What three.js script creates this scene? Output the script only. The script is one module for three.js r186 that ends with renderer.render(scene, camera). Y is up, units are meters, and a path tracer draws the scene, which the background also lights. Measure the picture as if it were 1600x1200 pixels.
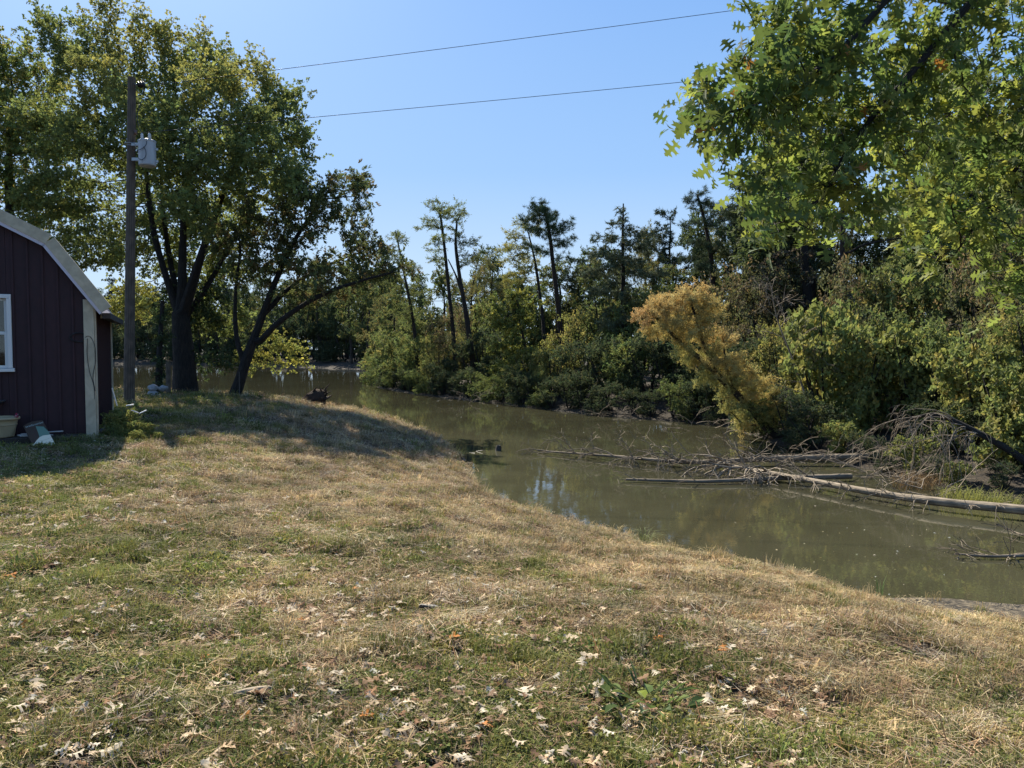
import * as THREE from 'three';
import { mergeGeometries } from 'three/addons/utils/BufferGeometryUtils.js';
import { ImprovedNoise } from 'three/addons/math/ImprovedNoise.js';

// ---------------------------------------------------------------- camera, sky, sun, exposure
const scene = new THREE.Scene();
const FOCAL = 1203, PITCH = -2.62 * Math.PI / 180, EYE = new THREE.Vector3(0, 2.8, 0);
const camera = new THREE.PerspectiveCamera(2 * Math.atan(600 / FOCAL) * 180 / Math.PI, 4 / 3, 0.05, 1500);
camera.position.copy(EYE); camera.rotation.x = PITCH;
scene.add(camera);
const renderer = new THREE.WebGLRenderer({ antialias: true });
renderer.setSize(1024, 768);
renderer.toneMapping = THREE.LinearToneMapping;
renderer.toneMappingExposure = 2.35;
renderer.shadowMap.enabled = true;
const SUN_EL = 42 * Math.PI / 180, SUN_AZ = 29 * Math.PI / 180;   // azimuth: from behind the water, a little to the left of the view
const sunDir = new THREE.Vector3(-Math.sin(SUN_AZ) * Math.cos(SUN_EL), Math.sin(SUN_EL), -Math.cos(SUN_AZ) * Math.cos(SUN_EL));
{
  const W = 1024, H = 512, data = new Float32Array(W * H * 4), d = new THREE.Vector3();
  const stops = [[0, 0.287, 0.359, 0.426], [0.1, 0.22, 0.309, 0.418], [0.22, 0.132, 0.237, 0.406], [0.42, 0.079, 0.18, 0.377], [0.7, 0.051, 0.129, 0.302], [1, 0.043, 0.105, 0.259]];
  for (let j = 0; j < H; j++) {
    const el = ((j + .5) / H - .5) * Math.PI, e = Math.max(0, Math.sin(el));
    let k = 0; while (k < stops.length - 2 && e > stops[k + 1][0]) k++;
    const a = stops[k], b = stops[k + 1], t = Math.min(1, (e - a[0]) / (b[0] - a[0]));
    for (let i = 0; i < W; i++) {
      const az = ((i + .5) / W - .5) * 2 * Math.PI;
      d.set(Math.cos(el) * Math.cos(az), Math.sin(el), Math.cos(el) * Math.sin(az));
      const ang = Math.acos(Math.min(1, Math.max(-1, d.dot(sunDir)))) * 180 / Math.PI;
      const glow = .8 * Math.exp(-ang / 8) + .09 * Math.exp(-ang / 30), o = (j * W + i) * 4;
      data[o] = a[1] + (b[1] - a[1]) * t + glow; data[o + 1] = a[2] + (b[2] - a[2]) * t + glow * .97; data[o + 2] = a[3] + (b[3] - a[3]) * t + glow * .85; data[o + 3] = 1;
    }
  }
  const sky = new THREE.DataTexture(data, W, H, THREE.RGBAFormat, THREE.FloatType);
  sky.mapping = THREE.EquirectangularReflectionMapping; sky.magFilter = THREE.LinearFilter; sky.needsUpdate = true;
  scene.background = sky; scene.environment = sky;
}
const sun = new THREE.DirectionalLight(new THREE.Color().setRGB(1, .925, .79), 5.0);
sun.position.copy(sunDir).multiplyScalar(120); sun.castShadow = true;
sun.shadow.mapSize.set(4096, 4096);
Object.assign(sun.shadow.camera, { left: -70, right: 70, top: 70, bottom: -70, near: 1, far: 300 });
scene.add(sun, sun.target);

// ---------------------------------------------------------------- helpers
const V = (x, y, z) => new THREE.Vector3(x, y, z);
function mulberry(a) { return () => { a |= 0; a = a + 0x6D2B79F5 | 0; let t = Math.imul(a ^ a >>> 15, 1 | a); t = t + Math.imul(t ^ t >>> 7, 61 | t) ^ t; return ((t ^ t >>> 14) >>> 0) / 4294967296; }; }
let rnd = mulberry(7);
const R = (a = 0, b = 1) => a + (b - a) * rnd();
const perlin = new ImprovedNoise();
const noise = (x, y, z = 0) => perlin.noise(x, y, z);
const fbm = (x, y, o = 4, z = 0) => { let s = 0, a = .5, f = 1; for (let i = 0; i < o; i++) { s += a * noise(x * f + 11.3 * i, y * f - 7.1 * i, z + i * 3.7); a *= .5; f *= 2.03; } return s; };
const smooth = (a, b, x) => { const t = Math.min(1, Math.max(0, (x - a) / (b - a))); return t * t * (3 - 2 * t); };
const col = (r, g, b) => new THREE.Color().setRGB(r, g, b);
// a point at a given depth that was read off the photograph
function at(px, py, depth) {
  const v = V((px - 800) / FOCAL, (600 - py) / FOCAL, -1).applyAxisAngle(V(1, 0, 0), PITCH);
  return v.multiplyScalar(depth / -v.z).add(EYE);
}
const used = new Map();
function numbered(n) { const k = used.get(n) || 0; used.set(n, k + 1); return k ? `${n}_${String(k).padStart(3, '0')}` : n; }
function thing(name, label, category, pos = [0, 0, 0], turn = 0, group) {
  const o = new THREE.Group(); o.name = numbered(name); o.position.set(...pos); o.rotation.y = turn;
  o.userData = { label, category }; if (group) o.userData.group = group;
  scene.add(o); return o;
}
function part(name, geo, mat, parent, label) {
  const m = new THREE.Mesh(geo, mat); m.name = name; m.castShadow = m.receiveShadow = true;
  if (label) m.userData.label = label;
  if (parent) parent.add(m); return m;
}
function single(name, geo, mat, label, category, group) {
  const m = part(numbered(name), geo, mat, scene); m.userData = { label, category }; if (group) m.userData.group = group; return m;
}
function structure(name, geo, mat) { const m = part(name, geo, mat, scene); m.userData = { kind: 'structure', label: STRUCT[name][0], category: STRUCT[name][1] }; return m; }
const STRUCT = { ground: ['dry sloping grassy bank and wooded ground around the water', 'ground'], water: ['murky olive green water of the pond between the banks', 'water'] };
function merged(list) {
  return mergeGeometries(list.map((g) => { const h = g.index ? g.toNonIndexed() : g; if (!h.attributes.uv) h.setAttribute('uv', new THREE.BufferAttribute(new Float32Array(h.attributes.position.count * 2), 2)); if (!h.attributes.normal) h.computeVertexNormals(); for (const k of Object.keys(h.attributes)) if (!['position', 'normal', 'uv'].includes(k)) h.deleteAttribute(k); return h; }));
}
function tris(pos) { const g = new THREE.BufferGeometry(); g.setAttribute('position', new THREE.BufferAttribute(new Float32Array(pos), 3)); return g; }
function box(w, h, d, x, y, z, bevel = 0) {
  let g;
  if (bevel) {
    const s = new THREE.Shape(); s.moveTo(-w / 2 + bevel, -h / 2 + bevel); s.lineTo(w / 2 - bevel, -h / 2 + bevel); s.lineTo(w / 2 - bevel, h / 2 - bevel); s.lineTo(-w / 2 + bevel, h / 2 - bevel); s.closePath();
    g = new THREE.ExtrudeGeometry(s, { depth: d - 2 * bevel, bevelEnabled: true, bevelThickness: bevel, bevelSize: bevel, bevelSegments: 1 }); g.translate(0, 0, -d / 2 + bevel);
  } else g = new THREE.BoxGeometry(w, h, d);
  return g.translate(x, y, z);
}
// tapered tube through points with a radius each; uv in metres
function tube(pts, radii, seg = 6, rough = 0, seed = 0) {
  const n = pts.length, pos = [], uv = [], idx = [], T = V(), N = V(), B = V(), ref = V(); let run = 0;
  for (let i = 0; i < n; i++) {
    T.subVectors(pts[Math.min(n - 1, i + 1)], pts[Math.max(0, i - 1)]).normalize();
    if (!i) { ref.set(Math.abs(T.y) > .9 ? 1 : 0, Math.abs(T.y) > .9 ? 0 : 1, 0); N.crossVectors(T, ref).normalize(); } else N.addScaledVector(T, -N.dot(T)).normalize();
    B.crossVectors(T, N);
    if (i) run += pts[i].distanceTo(pts[i - 1]);
    for (let k = 0; k <= seg; k++) {
      const a = (k % seg) / seg * 2 * Math.PI, r = radii[i] * (1 + rough * noise(Math.cos(a) * 1.7 + seed, Math.sin(a) * 1.7, run * 1.3 / Math.max(.05, radii[0] * 6)));
      pos.push(pts[i].x + (N.x * Math.cos(a) + B.x * Math.sin(a)) * r, pts[i].y + (N.y * Math.cos(a) + B.y * Math.sin(a)) * r, pts[i].z + (N.z * Math.cos(a) + B.z * Math.sin(a)) * r);
      uv.push(k / seg * 2 * Math.PI * radii[0], run);
      if (i && k) { const q = i * (seg + 1) + k; idx.push(q, q - 1, q - seg - 2, q, q - seg - 2, q - seg - 1); }
    }
  }
  for (const [i, flip] of [[0, 1], [n - 1, 0]]) {   // caps
    const c = pos.length / 3; pos.push(pts[i].x, pts[i].y, pts[i].z); uv.push(0, 0);
    for (let k = 0; k < seg; k++) { const q = i * (seg + 1) + k; flip ? idx.push(c, q, q + 1) : idx.push(c, q + 1, q); }
  }
  const g = new THREE.BufferGeometry();
  g.setAttribute('position', new THREE.Float32BufferAttribute(pos, 3)); g.setAttribute('uv', new THREE.Float32BufferAttribute(uv, 2)); g.setIndex(idx); g.computeVertexNormals();
  return g;
}
function smoothLine(pts, n) { return new THREE.CatmullRomCurve3(pts, false, 'centripetal').getPoints(n); }
function lathe(profile, seg = 32) { return new THREE.LatheGeometry(profile.map(([r, y]) => new THREE.Vector2(r, y)), seg); }

// ---------------------------------------------------------------- textures and materials
function texture(size, f, srgb = true, repeat = 1) {   // f(u, v) -> [r, g, b] in 0..1, periodic noise is left to f
  const d = new Uint8Array(size * size * 4);
  for (let j = 0; j < size; j++) for (let i = 0; i < size; i++) { const c = f(i / size, j / size), o = (j * size + i) * 4; for (let k = 0; k < 3; k++) d[o + k] = Math.max(0, Math.min(255, c[k] * 255)); d[o + 3] = 255; }
  const t = new THREE.DataTexture(d, size, size); t.wrapS = t.wrapT = THREE.RepeatWrapping; t.magFilter = THREE.LinearFilter; t.minFilter = THREE.LinearMipmapLinearFilter; t.generateMipmaps = true;
  if (srgb) t.colorSpace = THREE.SRGBColorSpace; t.repeat.set(repeat, repeat); t.needsUpdate = true; return t;
}
const tiling = (u, v, k, o = 3, s = 0) => {   // noise that tiles, on a torus
  const a = u * 2 * Math.PI, b = v * 2 * Math.PI, r = k / (2 * Math.PI);
  let t = 0, w = .5, f = r; for (let i = 0; i < o; i++) { t += w * noise(Math.cos(a) * f + s, Math.sin(a) * f + Math.cos(b) * f * .7 + i * 9, Math.sin(b) * f + s * .3); w *= .55; f *= 2; } return t;
};
const barkMap = texture(512, (u, v) => { const n = tiling(u * 6 % 1, v, 6, 3, 2), m = tiling(u, v, 5, 3, 8); const k = .62 + .55 * n + .3 * m; return [k, k * .97, k * .93]; });
const barkBump = texture(512, (u, v) => { const n = .5 + 1.1 * tiling(u * 6 % 1, v, 7, 4, 2); return [n, n, n]; }, false);
const grainMap = texture(512, (u, v) => { const n = tiling(u * 14 % 1, v * 1 % 1, 3, 3, 4), m = tiling(u, v, 5, 3, 8); const k = .72 + .4 * n + .25 * m; return [k, k * .98, k * .95]; });
const stainMap = texture(256, (u, v) => { const k = .9 + .2 * tiling(u, v, 7, 4, 5); return [k, k, k]; });
const leafMat = (r, g, b, through = .45, rough = .95) => new THREE.MeshPhysicalMaterial({ color: col(r, g, b), roughness: rough, transmission: through, thickness: 0, side: THREE.DoubleSide, specularIntensity: .3 });
const std = (r, g, b, rough = .85, more = {}) => new THREE.MeshStandardMaterial({ color: col(r, g, b), roughness: rough, ...more });
const M = {
  bark: std(.085, .068, .052, .95, { map: barkMap, bumpMap: barkBump, bumpScale: .03 }),
  darkBark: std(.05, .042, .035, .95, { map: barkMap, bumpMap: barkBump, bumpScale: .03 }),
  pineBark: std(.10, .065, .045, .95, { map: barkMap, bumpMap: barkBump, bumpScale: .03 }),
  deadWood: std(.46, .385, .285, .9, { map: grainMap, bumpMap: barkBump, bumpScale: .008 }),
  greyTwig: std(.36, .30, .225, .95, { map: grainMap }),
  wetWood: std(.06, .05, .04, .6, { map: grainMap }),
  poleWood: std(.20, .155, .115, .9, { map: grainMap, bumpMap: barkBump, bumpScale: .006 }),
  leaf: Object.assign(leafMat(1, 1, 1, .48), { vertexColors: true }), oakLeaf: Object.assign(leafMat(1, 1, 1, .58), { vertexColors: true }), needle: Object.assign(leafMat(1, 1, 1, .15), { vertexColors: true }), blade: leafMat(1, 1, 1, .35, 1), straw: leafMat(1, 1, 1, .3, 1),
};

// ---------------------------------------------------------------- terrain
const NEAR = [[200, 10], [80, -1], [30, -4.5], [14, -6.6], [9, -7.5], [5.5, -8.27], [4.31, -8.64], [3.34, -9.36], [2.34, -10.05], [1.81, -10.9], [1.23, -11.4], [.71, -12.2], [0, -13.5], [-.49, -14.6], [-.91, -16.8], [-1.4, -19.8], [-2.1, -23.2], [-3.6, -27.4], [-6.1, -32], [-9, -34.5], [-13, -36], [-20, -37.5], [-40, -41], [-120, -50], [-300, -60]];
const FAR = [[-300, -190], [-120, -155], [-60, -137], [-35, -120], [-24, -108], [-14, -100], [-8, -85], [-8, -68], [-9.8, -56], [-6.4, -48], [-3.6, -43.7], [-.3, -38.7], [1.5, -35.4], [4, -32], [7.7, -28], [7.8, -23], [8, -19.2], [8.4, -16.8], [8.6, -15.2], [9.9, -13.9], [14, -12], [30, -10.5], [80, -8], [200, 3]];
const SHORE = [...NEAR, ...FAR];
function shoreDistance(x, z) {   // positive on land; second value: whether the nearest bank is the far one
  let best = 1e9, far = false, inside = false;
  for (let i = 0, n = SHORE.length; i < n; i++) {
    const [ax, az] = SHORE[i], [bx, bz] = SHORE[(i + 1) % n], dx = bx - ax, dz = bz - az;
    const t = Math.min(1, Math.max(0, ((x - ax) * dx + (z - az) * dz) / (dx * dx + dz * dz))), ex = x - ax - dx * t, ez = z - az - dz * t, q = ex * ex + ez * ez;
    if (q < best) { best = q; far = i >= NEAR.length - 1 && i < n - 1; }
    if ((az > z) !== (bz > z) && x < (bx - ax) * (z - az) / (bz - az) + ax) inside = !inside;
  }
  const d = Math.sqrt(best); return [(inside ? -d : d) + .3 * noise(x * .9, z * .9, 3) + .15 * noise(x * 2.7, z * 2.7, 9), far];
}
function heightFrom(s, far, x, z) {
  if (s <= 0) return Math.max(-.7, s * .22);
  const mud = far ? 0 : smooth(2.6, 4.2, x);
  let h = 1.2 * (1 - Math.exp(-Math.pow(Math.max(0, s - .75 * mud) / 3.6, 1.15))) + .09 * smooth(0, .22, s) * (1 - mud) + .035 * Math.min(1, s / .7) * mud;
  if (far) h = .35 * (1 - Math.exp(-s / 1.6)) + 1.8 * (1 - Math.exp(-s / 18));
  const k = smooth(.1, 1.2, s);
  return h + k * (.10 * noise(x * .45, z * .45, 1) + .045 * noise(x * 1.3, z * 1.3, 2) + .02 * noise(x * 4.1, z * 4.1, 5));
}
const ground = (x, z) => { const [s, f] = shoreDistance(x, z); return heightFrom(s, f, x, z); };
const greenness = (x, z, s) => smooth(-.9, .9, (s - 5.7) * .5 + 2.2 * fbm(x * .4 + 5, z * .4, 3) + 2.2 * fbm(x * 1.5, z * 1.5 + 8, 3));
{
  const n = 380, pos = [], color = [], uv = [], idx = [], axis = (u) => Math.sign(u) * (Math.pow(Math.abs(u), 2.6) * 380 + Math.abs(u) * 13);
  const straw = [.10, .066, .036], green = [.05, .04, .022], mud = [.19, .165, .125], litter = [.075, .058, .038];
  for (let j = 0; j <= n; j++) for (let i = 0; i <= n; i++) {
    const x = axis(i / n * 2 - 1), z = axis(j / n * 2 - 1) - 9, [s, f] = shoreDistance(x, z);
    pos.push(x, heightFrom(s, f, x, z), z); uv.push(x, z);
    let g = greenness(x, z, s), c = straw.map((a, k) => a + (green[k] - a) * g);
    if (f) c = litter;
    const m = f ? 0 : (1 - smooth(.1, .5, s - .75 * smooth(2.6, 4.2, x)));
    const v = 1 + .5 * fbm(x * 2.2, z * 2.2, 3);
    color.push(...c.map((a, k) => (a + (mud[k] - a) * m) * v));
    if (i && j) { const q = j * (n + 1) + i; idx.push(q, q - n - 1, q - n - 2, q, q - n - 2, q - 1); }
  }
  const g = new THREE.BufferGeometry();
  g.setAttribute('position', new THREE.Float32BufferAttribute(pos, 3)); g.setAttribute('color', new THREE.Float32BufferAttribute(color, 3)); g.setAttribute('uv', new THREE.Float32BufferAttribute(uv, 2));
  g.setIndex(idx); g.computeVertexNormals();
  const thatch = texture(1024, (u, v) => { const a = tiling(u, v, 40, 3, 1), b = tiling(u, v, 9, 3, 6), k = .62 + .75 * a + .35 * b; return [k * 1.04, k, k * .92]; }, true, 1 / 1.7);
  const thatchBump = texture(512, (u, v) => { const k = .5 + .9 * tiling(u, v, 26, 4, 1); return [k, k, k]; }, false, 1 / .9);
  structure('ground', g, new THREE.MeshStandardMaterial({ vertexColors: true, map: thatch, bumpMap: thatchBump, bumpScale: .03, roughness: 1 }));
}
// ---------------------------------------------------------------- water
{
  const g = new THREE.PlaneGeometry(760, 700, 1, 1).rotateX(-Math.PI / 2).translate(0, 0, -100), p = g.attributes.position, uv = g.attributes.uv;
  for (let i = 0; i < 4; i++) uv.setXY(i, p.getX(i), p.getZ(i));
  const ripple = texture(1024, (u, v) => { const k = .5 + .5 * tiling(u, v, 9, 4, 3) + .12 * tiling(u, v, 60, 2, 7); return [k, k, k]; }, false, 1 / 3.5);
  const murk = texture(1024, (u, v) => { const k = .84 + .28 * tiling(u, v, 5, 5, 12) + .10 * tiling(u, v, 40, 3, 2); return [k * 1.0, k, k * .97]; }, true, 1 / 31);
  const film = texture(1024, (u, v) => { const k = Math.max(0, .5 + 1.6 * tiling(u, v, 6, 5, 21)); const r = .16 + .5 * smooth(.45, .95, k); return [r, r, r]; }, false, 1 / 26);
  structure('water', g, new THREE.MeshPhysicalMaterial({ color: col(.066, .063, .039), map: murk, roughness: .06, roughnessMap: film, ior: 1.36, bumpMap: ripple, bumpScale: .0016 }));
}

// ---------------------------------------------------------------- leaves and twigs
const unit = () => { const a = R(0, 2 * Math.PI), y = R(-1, 1), r = Math.sqrt(1 - y * y); return V(r * Math.cos(a), y, r * Math.sin(a)); };
function leafInto(out, base, dir, side, len, wid, fold, fine) {   // a folded leaf: two or four triangles about its midrib
  const up = V().crossVectors(side, dir).normalize(), p = (t, w, h) => base.clone().addScaledVector(dir, t * len).addScaledVector(side, w * wid).addScaledVector(up, h);
  const put = (...q) => q.forEach((a) => out.push(a.x, a.y, a.z)), b = p(0, 0, 0), tip = p(1, 0, -fold * len * .6);
  if (!fine) { const l = p(.42, -.5, fold * wid), r = p(.42, .5, fold * wid); put(b, tip, l, b, r, tip); return; }
  const m = p(.55, 0, -fold * len * .1);
  for (const s of [-1, 1]) { const a = p(.25, .42 * s, fold * wid), c = p(.6, .46 * s, fold * wid); s < 0 ? put(b, m, a, a, m, c, c, m, tip) : put(b, a, m, a, c, m, c, tip, m); }
}
function sprig({ n = 10, len = .1, wid = .06, span = .3, fold = .25, fine = false, droop = 0, spreadOut = .8 }) {
  const out = [];
  for (let i = 0; i < n; i++) {
    const t = (i + R(0, .6)) / n, base = V(R(-.04, .04), R(-.04, .04) - droop * t * span * .3, t * span - span * .3);
    const dir = unit().multiplyScalar(spreadOut).add(V(0, -droop, .5)).normalize(), side = V().crossVectors(dir, unit()).normalize();
    leafInto(out, base, dir, side, len * R(.7, 1.2), wid * R(.75, 1.2), fold * R(.3, 1.4), fine);
  }
  return tris(out);
}
function needleTuft(n = 26, len = .15, wid = .009) {
  const out = [];
  for (let i = 0; i < n; i++) { const d = unit().add(V(0, .3, .7)).normalize(), s = V().crossVectors(d, unit()).normalize().multiplyScalar(wid / 2), t = d.clone().multiplyScalar(len * R(.7, 1.15)), b = V(0, 0, R(-.08, .08)); out.push(b.x - s.x, b.y - s.y, b.z - s.z, b.x + s.x, b.y + s.y, b.z + s.z, b.x + t.x, b.y + t.y, b.z + t.z); }
  return tris(out);
}
const OAK = [[0, .012], [.14, .016], [.17, .07], [.155, .2], [.12, .31], [.21, .25], [.28, .31], [.29, .17], [.33, .075], [.4, .07], [.44, .16], [.455, .34], [.44, .47], [.53, .37], [.62, .43], [.595, .25], [.605, .11], [.65, .085], [.71, .12], [.755, .26], [.8, .34], [.83, .21], [.865, .1], [.93, .14], [.955, .06], [1, 0]];
const OAK_OUTLINE = [...OAK, ...OAK.slice(0, -1).reverse().map(([t, w]) => [t, -w])], OAK_FACES = THREE.ShapeUtils.triangulateShape(OAK_OUTLINE.map(([t, w]) => new THREE.Vector2(w, t)), []);
function oakLeafInto(out, base, dir, side, len, curl = .25, twist = 0) {
  const up = V().crossVectors(side, dir).normalize();
  const pts = OAK_OUTLINE.map(([t, w]) => base.clone().addScaledVector(dir, t * len).addScaledVector(side, w * len).addScaledVector(up, len * (curl * (w * w * 2.2 - (t - .5) * (t - .5) * .9) + twist * w * (t - .4))));
  for (const f of OAK_FACES) for (const k of f) out.push(pts[k].x, pts[k].y, pts[k].z);
}
function oakLeaf(len, curl, twist) { const out = []; oakLeafInto(out, V(0, 0, -len / 2), V(0, 0, 1), V(1, 0, 0), len, curl, twist); return tris(out); }
function oakSprig(n = 5, len = .145) {
  const out = [];
  for (let i = 0; i < n; i++) { const dir = unit().multiplyScalar(.75).add(V(0, -.35, .55)).normalize(), side = V().crossVectors(dir, V(0, 1, 0)).add(unit().multiplyScalar(.5)); side.addScaledVector(dir, -side.dot(dir)).normalize(); oakLeafInto(out, V(R(-.1, .1), R(-.08, .08), R(-.16, .16)), dir, side, len * R(.75, 1.15), R(-.3, .3), R(-.5, .5)); }
  return tris(out);
}
const SPRIG = {
  broad: sprig({ n: 11, len: .12, wid: .085, span: .34, fold: .25 }),
  maple: sprig({ n: 12, len: .11, wid: .085, span: .5, fold: .2 }),
  shrub: sprig({ n: 13, len: .11, wid: .065, span: .4, fold: .25 }), smallLeaf: sprig({ n: 15, len: .075, wid: .04, span: .4, fold: .25 }),
  bigLeaf: sprig({ n: 9, len: .17, wid: .11, span: .36, fold: .2, fine: true, droop: .3 }),
  droopy: sprig({ n: 12, len: .18, wid: .055, span: .3, fold: .2, droop: 1.0 }),
  willow: sprig({ n: 22, len: .085, wid: .017, span: .36, fold: .2 }),
  feather: sprig({ n: 24, len: .10, wid: .032, span: .4, fold: .15 }),
  pine: needleTuft(34, .17, .013), cedar: needleTuft(26, .12, .02), oak: oakSprig(),
};
// branches grow towards points scattered through the crown (space colonisation); radii follow the number of twigs carried
function grow(trunks, targets, { step = .4, kill = 1.3, jitter = .25, lift = .08, rounds = 70, tip = .008, power = .48 }) {
  const P = [], parent = [], fixed = [];
  trunks.forEach(({ pts, r }, ti) => {
    const len = pts.slice(1).reduce((s, p, i) => s + p.distanceTo(pts[i]), 0), k = Math.max(3, Math.ceil(len / step)), line = smoothLine(pts, k);
    let prev = -1;
    if (ti) { let bd = 1e9; P.forEach((q, i) => { const d = q.distanceToSquared(line[0]); if (d < bd) { bd = d; prev = i; } }); }
    line.forEach((q, i) => { if (ti && !i) return; P.push(q); parent.push(prev); fixed.push(r[0] + (r[1] - r[0]) * (i / k)); prev = P.length - 1; });
  });
  const nTrunk = P.length, T = targets.map((p) => ({ p, n: 0, d: 1e9 }));
  const made = new Map();
  let live = T, from = 0;
  for (let round = 0; round < rounds && live.length; round++) {
    for (const t of live) for (let i = from; i < P.length; i++) { const d = P[i].distanceToSquared(t.p) * (i < nTrunk && P[i].y < t.p.y - 4 ? 3 : 1); if (d < t.d) { t.d = d; t.n = i; } }
    from = P.length;
    live = live.filter((t) => t.d > (kill * step) ** 2);
    const pull = new Map();
    for (const t of live) { const v = t.p.clone().sub(P[t.n]).normalize(); pull.has(t.n) ? pull.get(t.n).add(v) : pull.set(t.n, v); }
    for (const [i, v] of pull) { v.normalize().add(unit().multiplyScalar(jitter)); v.y += lift; v.normalize(); const q = P[i].clone().addScaledVector(v, step); if ((made.get(i) || []).some((k) => k.distanceToSquared(q) < (.45 * step) ** 2)) { for (const t of live) if (t.n === i) t.d = 0; continue; } made.has(i) ? made.get(i).push(q) : made.set(i, [q]); P.push(q); parent.push(i); fixed.push(0); }
  }
  const tips = new Float32Array(P.length), kids = P.map(() => []);
  for (let i = P.length - 1; i >= 0; i--) { if (!tips[i]) tips[i] = 1; if (parent[i] >= 0) { tips[parent[i]] += tips[i]; kids[parent[i]].push(i); } }
  const radius = P.map((_, i) => fixed[i] || tip * Math.pow(tips[i], power));
  for (let i = 0; i < P.length; i++) if (parent[i] >= 0 && !fixed[i]) radius[i] = Math.min(radius[i], radius[parent[i]] * .92);
  return { P, parent, kids, tips, radius, nTrunk };
}
function woodOf(net, thinnest = 0, rough = .25) {   // one connected mesh of the trunk and its limbs
  const { P, parent, kids, radius, tips } = net, list = [], starts = [];
  P.forEach((_, i) => { if (parent[i] < 0) starts.push([i]); });
  while (starts.length) {
    const chain = starts.pop(); let i = chain[chain.length - 1];
    for (;;) {
      const k = kids[i]; if (!k.length) break;
      const main = k.reduce((a, b) => (radius[b] * 1000 + tips[b] > radius[a] * 1000 + tips[a] ? b : a));
      for (const b of k) if (b !== main) starts.push([i, b]);
      chain.push(main); i = main;
    }
    if (chain.length < 2) continue;
    const r = chain.map((q) => radius[q]); if (chain.length > 1 && parent[chain[0]] >= 0) r[0] = Math.min(r[0], r[1] * 1.15);
    if (Math.max(...r) < thinnest) continue;
    list.push(tube(chain.map((q) => P[q]), r, r[0] > .12 ? 12 : r[0] > .04 ? 7 : 4, r[0] > .08 ? rough : 0, list.length));
  }
  return merged(list);
}
const _m = new THREE.Matrix4(), _q = new THREE.Quaternion(), _s = V(), Z1 = V(0, 0, 1);
function copies(name, geo, mat, list, parent, kind = 'stuff') {   // list of {p, q, s, c}
  const m = new THREE.InstancedMesh(geo, mat, list.length); m.name = name; m.castShadow = m.receiveShadow = true;
  list.forEach((e, i) => { m.setMatrixAt(i, _m.compose(e.p, e.q, e.s.isVector3 ? e.s : _s.setScalar(e.s))); m.setColorAt(i, e.c); });
  m.userData.kind = kind; parent.add(m); return m;
}
function bake(name, geo, mat, list, parent) {   // all leaves of one crown as one mesh with a colour per leaf clump
  const src = geo.attributes.position.array, n = src.length / 3, pos = new Float32Array(list.length * src.length), color = new Float32Array(pos.length), v = V(), leafSize = geo === SPRIG.oak ? OAK_FACES.length * 3 : 6;
  list.forEach((e, i) => { _m.compose(e.p, e.q, _s.setScalar(e.s)); for (let k = 0; k < n; k++) { v.set(src[k * 3], src[k * 3 + 1], src[k * 3 + 2]).applyMatrix4(_m); const o = (i * n + k) * 3, f = .86 + .28 * ((k / leafSize | 0) * .618 % 1); pos[o] = v.x; pos[o + 1] = v.y; pos[o + 2] = v.z; color[o] = e.c.r * f; color[o + 1] = e.c.g * f; color[o + 2] = e.c.b * f; } });
  const g = new THREE.BufferGeometry(); g.setAttribute('position', new THREE.BufferAttribute(pos, 3)); g.setAttribute('color', new THREE.BufferAttribute(color, 3));
  const m = part(name, g, mat, parent); m.userData.kind = 'stuff'; return m;
}
const LEAF = 1.42;   // reflected and transmitted share together
const vary = (c, k = .3, m = 1) => { const f = R(1 - k, 1 + k) * m, h = R(-.12, .12); return col(c[0] * f * (1 + h), c[1] * f, c[2] * f * (1 - h)); };
// a tree: trunks are polylines, blobs are [centre, radii, number of targets, colour?] of the crown's lobes
function tree(o) {
  const root = thing(o.name, o.label, o.category || 'tree', o.base.toArray(), 0, o.group), off = o.base, hit = [], tint = [];
  rnd = mulberry(o.seed || 1);
  const trunks = o.trunks.map((t) => ({ pts: t.pts.map((p) => p.clone().sub(off)), r: t.r }));
  for (const [c, r, n, color] of o.blobs) for (let i = 0; i < n * 1.5; i++) {
    const d = unit().multiplyScalar(Math.pow(R(), .42) * (.8 + .35 * rnd()));
    hit.push(V(c.x - off.x + d.x * r[0], c.y - off.y + d.y * r[1], c.z - off.z + d.z * r[2])); tint.push(color || null);
  }
  const net = grow(trunks, hit, o.grow || {});
  part('trunk', woodOf(net, o.thinnest || 0), o.bark || M.bark, root);
  const list = [], base = o.color, thin = o.thin || 3;
  for (let i = net.nTrunk; i < net.P.length; i++) {
    if (net.tips[i] > thin) continue;
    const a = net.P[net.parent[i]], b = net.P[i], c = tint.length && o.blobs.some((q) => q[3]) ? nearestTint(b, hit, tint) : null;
    const m = Math.floor(o.per * 2.1 + rnd());
    for (let k = 0; k < m; k++) {
      const dir = V().subVectors(b, a).normalize().add(unit().multiplyScalar(.9)).add(V(0, -(o.droop || 0), 0)).normalize();
      const p = a.clone().lerp(b, R()).add(unit().multiplyScalar(R(0, o.spread ?? .22)));
      const q = new THREE.Quaternion().setFromUnitVectors(Z1, dir).multiply(new THREE.Quaternion().setFromAxisAngle(Z1, R(0, 6.28)));
      const pick = rnd();
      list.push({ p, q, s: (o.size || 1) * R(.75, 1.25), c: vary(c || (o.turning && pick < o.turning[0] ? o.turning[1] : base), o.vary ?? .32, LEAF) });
    }
  }
  bake('crown', SPRIG[o.leaf], o.leafMat || M.leaf, list, root);
  return { root, net, list };
}
function nearestTint(p, hit, tint) { let b = 1e9, c = null; for (let i = 0; i < hit.length; i += 2) { const d = hit[i].distanceToSquared(p); if (d < b) { b = d; c = tint[i]; } } return c; }
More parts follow.
